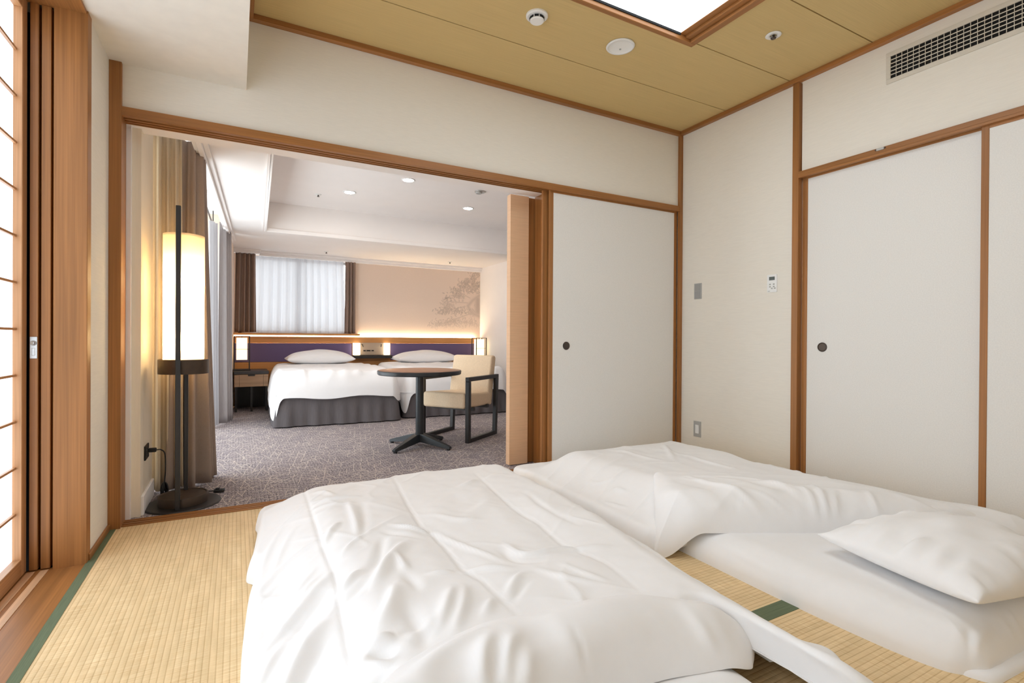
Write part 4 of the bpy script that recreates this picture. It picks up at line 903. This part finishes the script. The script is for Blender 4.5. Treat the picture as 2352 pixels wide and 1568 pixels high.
# ---- left duvet: spread cover with its head end folded back
d1 = thing('futon_duvet', 'white wrinkled duvet on the left futon, top end folded back', 'duvet', (.8, 1.8, 0))
d1_seams = [([(0.295, 2.688), (0.288, 2.349), (0.276, 1.927), (0.277, 1.688), (0.259, 1.463), (0.244, 1.229), (0.249, 1.088)], .007, -.008, 0),
            ([(0.711, 2.589), (0.677, 2.265), (0.634, 1.885), (0.653, 1.835), (0.645, 1.636), (0.624, 1.451), (0.647, 1.403), (0.641, 1.310), (0.647, 1.270), (0.647, 1.137)], .007, -.008, 0),
            ([(1.129, 2.490), (1.083, 2.100), (1.056, 1.939), (1.065, 1.747), (1.026, 1.479), (1.055, 1.295), (1.017, 1.084)], .007, -.006, 0)]
d1_puff = [(p, .055, -.012, 0) for p, _, _, _ in d1_seams]
d1_str = [([(0.352, 1.490), (0.416, 1.604), (0.521, 1.755)], .020, .020, -.3), ([(0.356, 1.572), (0.413, 1.682), (0.470, 1.840)], .016, -.010, 0), ([(0.311, 1.255), (0.365, 1.348), (0.403, 1.443)], .022, .018, -.3),
          ([(0.271, 1.533), (0.302, 1.562), (0.340, 1.610)], .016, .014, .3), ([(0.280, 1.477), (0.323, 1.511), (0.355, 1.540)], .016, -.008, 0), ([(0.281, 1.925), (0.315, 1.981), (0.351, 2.048)], .014, .012, .3), ([(0.294, 2.353), (0.390, 2.357), (0.491, 2.361)], .014, .009, .2),
          ([(0.294, 2.301), (0.393, 2.276), (0.456, 2.269)], .012, .006, .2), ([(0.331, 2.541), (0.364, 2.501), (0.397, 2.431)], .014, .007, 0), ([(0.434, 2.300), (0.416, 2.095), (0.394, 1.902)], .018, .009, .3), ([(0.482, 2.243), (0.442, 2.027), (0.399, 1.854)], .016, -.007, 0),
          ([(0.070, 1.481), (0.158, 1.566), (0.259, 1.683)], .018, .013, .3), ([(0.099, 1.448), (0.171, 1.520), (0.255, 1.617)], .014, -.007, 0), ([(0.089, 1.227), (0.136, 1.298), (0.180, 1.374), (0.226, 1.441)], .026, .018, .3), ([(0.128, 1.219), (0.164, 1.288), (0.215, 1.358)], .020, -.010, 0),
          ([(0.046, 1.340), (0.098, 1.435), (0.145, 1.500)], .018, .010, .2), ([(0.046, 1.836), (0.130, 1.923), (0.275, 1.992)], .016, .008, .2), ([(0.059, 1.767), (0.139, 1.843), (0.239, 1.885)], .012, -.005, 0), ([(0.121, 1.934), (0.153, 2.059), (0.213, 2.213)], .014, .006, 0),
          ([(0.177, 1.629), (0.200, 1.676), (0.229, 1.721)], .012, .007, 0), ([(0.164, 1.688), (0.195, 1.739), (0.230, 1.792)], .010, .005, 0), ([(0.081, 2.032), (0.125, 2.175), (0.172, 2.286)], .016, .006, 0), ([(0.254, 1.213), (0.281, 1.154), (0.307, 1.113)], .022, .013, 0), ([(0.305, 1.107), (0.284, 1.088), (0.269, 1.069)], .022, -.010, 0),
          ([(0.282, 1.213), (0.308, 1.208), (0.337, 1.212)], .018, .018, .2), ([(0.274, 1.185), (0.299, 1.166), (0.329, 1.147)], .020, -.014, 0), ([(0.529, 1.940), (0.596, 1.880), (0.652, 1.841)], .012, .011, .3), ([(0.484, 1.894), (0.534, 1.839), (0.595, 1.798)], .014, -.007, 0), ([(0.669, 1.846), (0.691, 1.711), (0.726, 1.577), (0.760, 1.449)], .012, .007, .2),
          ([(0.838, 1.590), (0.833, 1.486), (0.880, 1.453), (0.993, 1.450), (1.126, 1.397)], .016, .013, .3), ([(0.800, 1.551), (0.803, 1.448), (0.865, 1.401)], .014, -.007, 0), ([(0.621, 1.453), (0.681, 1.435), (0.756, 1.395)], .014, .009, .2), ([(0.517, 1.474), (0.547, 1.465), (0.589, 1.463)], .012, .007, 0),
          ([(0.442, 1.185), (0.501, 1.277), (0.543, 1.352)], .018, .014, .2), ([(0.472, 1.157), (0.538, 1.257), (0.578, 1.343)], .018, .012, .2), ([(0.564, 1.188), (0.594, 1.220), (0.624, 1.261)], .014, .009, 0), ([(0.469, 1.649), (0.466, 1.596), (0.463, 1.536)], .014, .013, 0), ([(0.453, 1.505), (0.458, 1.441), (0.453, 1.386)], .016, -.008, 0),
          ([(0.672, 1.265), (0.747, 1.332), (0.786, 1.343)], .014, .009, 0), ([(0.675, 1.229), (0.733, 1.282), (0.763, 1.296)], .012, -.006, 0), ([(1.080, 2.382), (1.021, 2.341), (0.967, 2.317)], .014, .008, 0), ([(1.140, 2.388), (1.213, 2.407), (1.262, 2.402)], .014, .006, 0), ([(1.200, 2.085), (1.166, 1.856), (1.177, 1.619)], .016, -.005, 0),
          ([(0.724, 1.993), (0.784, 1.904), (0.882, 1.865)], .016, .005, .2), ([(0.824, 1.360), (0.864, 1.274), (0.931, 1.192)], .014, .006, .2), ([(0.913, 1.348), (0.939, 1.266), (0.977, 1.189)], .012, .005, .2), ([(0.397, 1.324), (0.402, 1.228), (0.387, 1.135)], .022, -.010, 0), ([(0.364, 1.176), (0.410, 1.202), (0.437, 1.232)], .018, .010, 0)]
def d1_base(X, Y, U, V): return .114 * S01((X - .03) / .32) * S01((1.38 + .12 * S01(Y - 1) - X) / .2) * S01((2.78 - Y) / .17)
def d1_ft(X, Y, U, V):
    z = .010 * vnoise(X * 2.3 + 5, Y * 2.3, 21) + .004 * vnoise(X * 6, Y * 6, 22) + .0016 * vnoise(X * 17, Y * 17, 23)
    a = X * .77 + Y * .64; b = -X * .64 + Y * .77
    z += .0035 * vnoise(a * 4, b * 15, 24) * S01((vnoise(X * 2, Y * 2, 26) + .6))
    rd = 1 - abs(vnoise(a * 3.2 + .4 * vnoise(X * 3, Y * 3, 27), b * 8, 25)); z += .007 * (rd ** 6 - .15) * S01(vnoise(X * 2.6 + 3, Y * 2.6, 28) + .5)
    rd = 1 - abs(vnoise(b * 3.0 + 4, a * 7, 29)); z += .005 * (rd ** 6 - .15) * S01(vnoise(X * 2.2 + 9, Y * 2.2, 30) + .3)
    return z + .018 + stroke_field(X, Y, d1_seams) + stroke_field(X, Y, d1_puff) + 1.35 * stroke_field(X, Y, d1_str)
quilt('spread_cover', M['linen'], d1,
      [(-.02, .78), (.4, .95), (.7, .99), (1.0, .97), (1.15, .98), (1.205, .88), (1.23, .75), (1.26, .60), (1.42, .56)],
      [(.125, 2.80), (.20, 2.855), (.33, 2.885), (.72, 2.815), (1.16, 2.785), (1.38, 2.725), (1.49, 2.59)],
      [(-.02, .78), (.0, 1.1), (.012, 1.53), (.020, 1.72), (.040, 1.98), (.062, 2.10), (.036, 2.17), (.055, 2.30), (.088, 2.62), (.085, 2.74), (.125, 2.80)],
      [(1.42, .56), (1.425, .72), (1.468, .80), (1.436, .86), (1.44, 1.0), (1.445, 1.16), (1.50, 1.55), (1.54, 2.1), (1.545, 2.4), (1.49, 2.59)],
      290, 380, d1_base, .070, .055, d1_ft, cr=.05)
f1_str = [([(0.435, 0.927), (0.470, 0.988), (0.510, 1.026)], .018, .014, .2), ([(0.458, 0.914), (0.484, 0.956), (0.513, 0.993)], .014, -.010, 0), ([(0.481, 0.927), (0.521, 0.978), (0.561, 1.005)], .018, .013, .2), ([(0.510, 0.896), (0.537, 0.928), (0.565, 0.955)], .016, .010, 0),
          ([(0.692, 0.983), (0.695, 0.888), (0.699, 0.792)], .006, -.006, 0), ([(0.679, 0.790), (0.746, 0.835), (0.811, 0.881)], .018, -.016, 0), ([(0.668, 0.811), (0.736, 0.857), (0.787, 0.895)], .020, .010, 0), ([(0.834, 0.809), (0.861, 0.829), (0.896, 0.857)], .014, -.016, 0), ([(0.871, 0.789), (0.890, 0.805), (0.911, 0.821)], .012, -.014, 0),
          ([(0.950, 0.751), (0.968, 0.763), (0.991, 0.779)], .014, -.012, 0), ([(0.719, 0.794), (0.782, 0.853), (0.837, 0.900)], .018, -.012, 0), ([(0.958, 0.854), (0.924, 0.805), (0.907, 0.750)], .016, .010, .2), ([(1.033, 0.834), (1.050, 0.795), (1.050, 0.748)], .014, .010, 0), ([(1.036, 0.945), (1.054, 0.877), (1.070, 0.815)], .018, .006, 0), ([(0.323, 0.986), (0.406, 1.032), (0.517, 1.067)], .022, .010, 0)]
def f1_ft(X, Y, U, V): return .008 * vnoise(X * 3, Y * 3 + 2, 31) + .003 * vnoise(X * 9, Y * 9, 32) + .006 * vnoise(X * 13, Y * 3, 33) * S01((.8 - V) / .4) + 1.3 * stroke_field(X, Y, f1_str)
quilt('folded_flap', M['linen'], d1,
      [(-.03, .66), (.4, .84), (.70, .905), (.885, .90), (1.02, .868), (1.13, .845), (1.20, .865)],
      [(.06, .85), (.30, 1.075), (.53, 1.15), (.70, 1.125), (.94, 1.105), (1.13, 1.02), (1.25, .93)],
      [(-.03, .66), (.0, .75), (.06, .85)], [(1.20, .865), (1.225, .89), (1.25, .93)],
      200, 110, lambda X, Y, U, V: (.106 + .068 * S01(V * 1.5)) * (1 - .30 * S01((U - .90) / .10)), lambda X, Y, U, V: (.118 - .070 * V) * (1 - .7 * S01((U - .68) / .32)), lambda X, Y, U, V: .100 - .065 * V, f1_ft, cr=.03)

# ---- right duvet: pulled back over itself towards the closet
d2 = thing('futon_duvet', 'white duvet on right futon by the closet, folded back from the pillow', 'duvet', (2.2, 2.0, 0))
d2_str = [([(1.698, 2.083), (1.759, 2.080), (1.760, 2.006)], .014, .007, 0), ([(1.657, 2.032), (1.662, 1.960), (1.672, 1.905)], .012, .006, 0), ([(1.740, 2.313), (1.758, 2.219), (1.831, 2.161)], .014, .005, 0), ([(2.140, 2.613), (2.181, 2.452), (2.226, 2.237)], .018, .006, 0), ([(2.592, 2.584), (2.402, 2.340), (2.292, 2.204)], .018, .008, 0),
          ([(1.504, 2.265), (1.450, 2.031), (1.421, 1.793)], .016, .005, 0), ([(1.527, 1.771), (1.439, 1.629), (1.364, 1.530)], .016, .006, 0), ([(2.452, 2.315), (2.442, 2.103), (2.447, 1.898)], .018, .007, 0)]
def d2_base(X, Y, U, V): return .118 * S01((X - 1.60) / .34) * S01((2.92 - X) / .2) * S01((2.84 - Y) / .20)
def d2_ft(X, Y, U, V): return .018 + .010 * vnoise(X * 2.2 + 9, Y * 2.2, 41) + .004 * vnoise(X * 6, Y * 6, 42) + .0016 * vnoise(X * 16, Y * 16, 43) + .006 * ((1 - abs(vnoise(X * 2.5 + Y, Y * 7 - X * 2, 44))) ** 6 - .15) + 1.3 * stroke_field(X, Y, d2_str)
quilt('spread_cover', M['linen'], d2,
      [(1.575, 1.66), (1.75, 1.56), (1.97, 1.46), (2.3, 1.28), (2.6, 1.06), (2.98, .76)],
      [(1.585, 2.925), (1.66, 2.99), (1.9, 3.0), (2.4, 2.965), (2.68, 2.93), (2.80, 2.84)],
      [(1.575, 1.66), (1.575, 1.80), (1.590, 2.2), (1.60, 2.6), (1.585, 2.925)],
      [(2.98, .76), (3.00, 1.0), (2.92, 1.3), (2.84, 1.6), (2.74, 1.9), (2.80, 2.3), (2.88, 2.6), (2.80, 2.84)],
      210, 250, d2_base, .072, .06, d2_ft, cr=.04)
f2_str = [([(1.956, 1.798), (1.933, 1.649), (1.935, 1.518), (1.960, 1.408), (1.983, 1.324)], .018, .009, .2), ([(1.992, 1.771), (2.190, 1.652), (2.206, 1.533), (2.161, 1.366)], .018, .007, .2), ([(2.175, 1.590), (2.199, 1.473), (2.222, 1.385)], .016, .007, 0),
          ([(2.013, 1.344), (1.966, 1.235), (1.881, 1.160), (1.815, 1.100)], .014, .014, .2), ([(2.116, 1.330), (2.004, 1.187), (1.869, 1.072)], .014, .014, .2), ([(2.354, 1.424), (2.195, 1.250), (2.045, 1.133), (1.930, 1.064)], .014, .014, .2), ([(2.353, 1.319), (2.144, 1.178), (1.955, 1.066)], .012, .012, 0), ([(2.331, 1.213), (2.107, 1.089), (1.969, 1.029)], .014, .012, 0),
          ([(2.053, 1.261), (1.945, 1.174), (1.851, 1.101)], .010, -.008, 0), ([(2.296, 1.231), (2.103, 1.119), (1.956, 1.046)], .012, -.008, 0), ([(1.379, 1.416), (1.458, 1.463), (1.547, 1.530)], .012, .009, 0), ([(1.519, 1.470), (1.479, 1.415), (1.436, 1.357)], .010, .008, 0), ([(1.456, 1.438), (1.427, 1.392), (1.397, 1.358)], .010, -.007, 0),
          ([(1.723, 1.463), (1.648, 1.375), (1.551, 1.322)], .012, .008, 0), ([(1.923, 1.484), (1.716, 1.336), (1.589, 1.256)], .006, -.005, 0), ([(2.474, 1.249), (2.340, 1.094), (2.235, 1.023)], .012, .010, 0), ([(2.332, 1.147), (2.238, 1.077), (2.145, 1.017)], .010, .007, 0), ([(2.440, 1.156), (2.391, 1.044), (2.408, 0.989)], .014, .009, 0),
          ([(2.751, 0.906), (2.613, 0.863), (2.483, 0.828)], .016, .014, 0), ([(2.270, 1.499), (2.214, 1.341), (2.079, 1.188)], .014, .008, 0), ([(2.556, 1.096), (2.519, 0.990), (2.455, 0.909)], .014, .008, 0)]
def f2_base(X, Y, U, V):
    m = .110 * S01((X - 1.58) / .16)
    return m + (.200 - .035 * S01((U - .55) / .4) - m) * S01(V * 1.25)
def f2_ft(X, Y, U, V): return .008 * vnoise(X * 3 + 2, Y * 3, 51) + .003 * vnoise(X * 8, Y * 8, 52) + .006 * vnoise(X * 15, Y * 4, 53) * S01((.75 - V) / .4) + .006 * ((1 - abs(vnoise(X * 7 + Y * 3, Y * 3, 54))) ** 6 - .15) + 1.4 * stroke_field(X, Y, f2_str)
quilt('folded_flap', M['linen'], d2,
      [(1.555, 1.605), (1.75, 1.49), (1.97, 1.375), (2.3, 1.20), (2.6, .99), (2.97, .745)],
      [(1.93, 2.00), (2.13, 1.915), (2.30, 1.79), (2.52, 1.62), (2.72, 1.36), (2.93, 1.05)],
      [(1.555, 1.605), (1.66, 1.71), (1.80, 1.86), (1.93, 2.00)], [(2.97, .745), (2.975, .88), (2.93, 1.05)],
      200, 120, f2_base, lambda X, Y, U, V: (.115 * (1 - S01(V * 1.2)) + .040) * (1 - .55 * S01((U - .5) / .5)), lambda X, Y, U, V: .17 - .135 * V, f2_ft, cr=.02)

def pf(A, B):
    r = np.hypot(A - .0, B + .0)
    return .008 * vnoise(A * 3, B * 3, 61) + .020 * S01((abs(A) - .35) / .4) * vnoise(A * 2.5 + 7, B * 7, 62) + .014 * S01((abs(B) - .5) / .4) * vnoise(A * 8, B * 3, 63)
pillow('pillow', (2.212, .836, .182), .308, .268, .175, math.radians(-12), 'large white pillow lying on the right futon mattress', None, 'linen', pf, nx=110, ny=90)
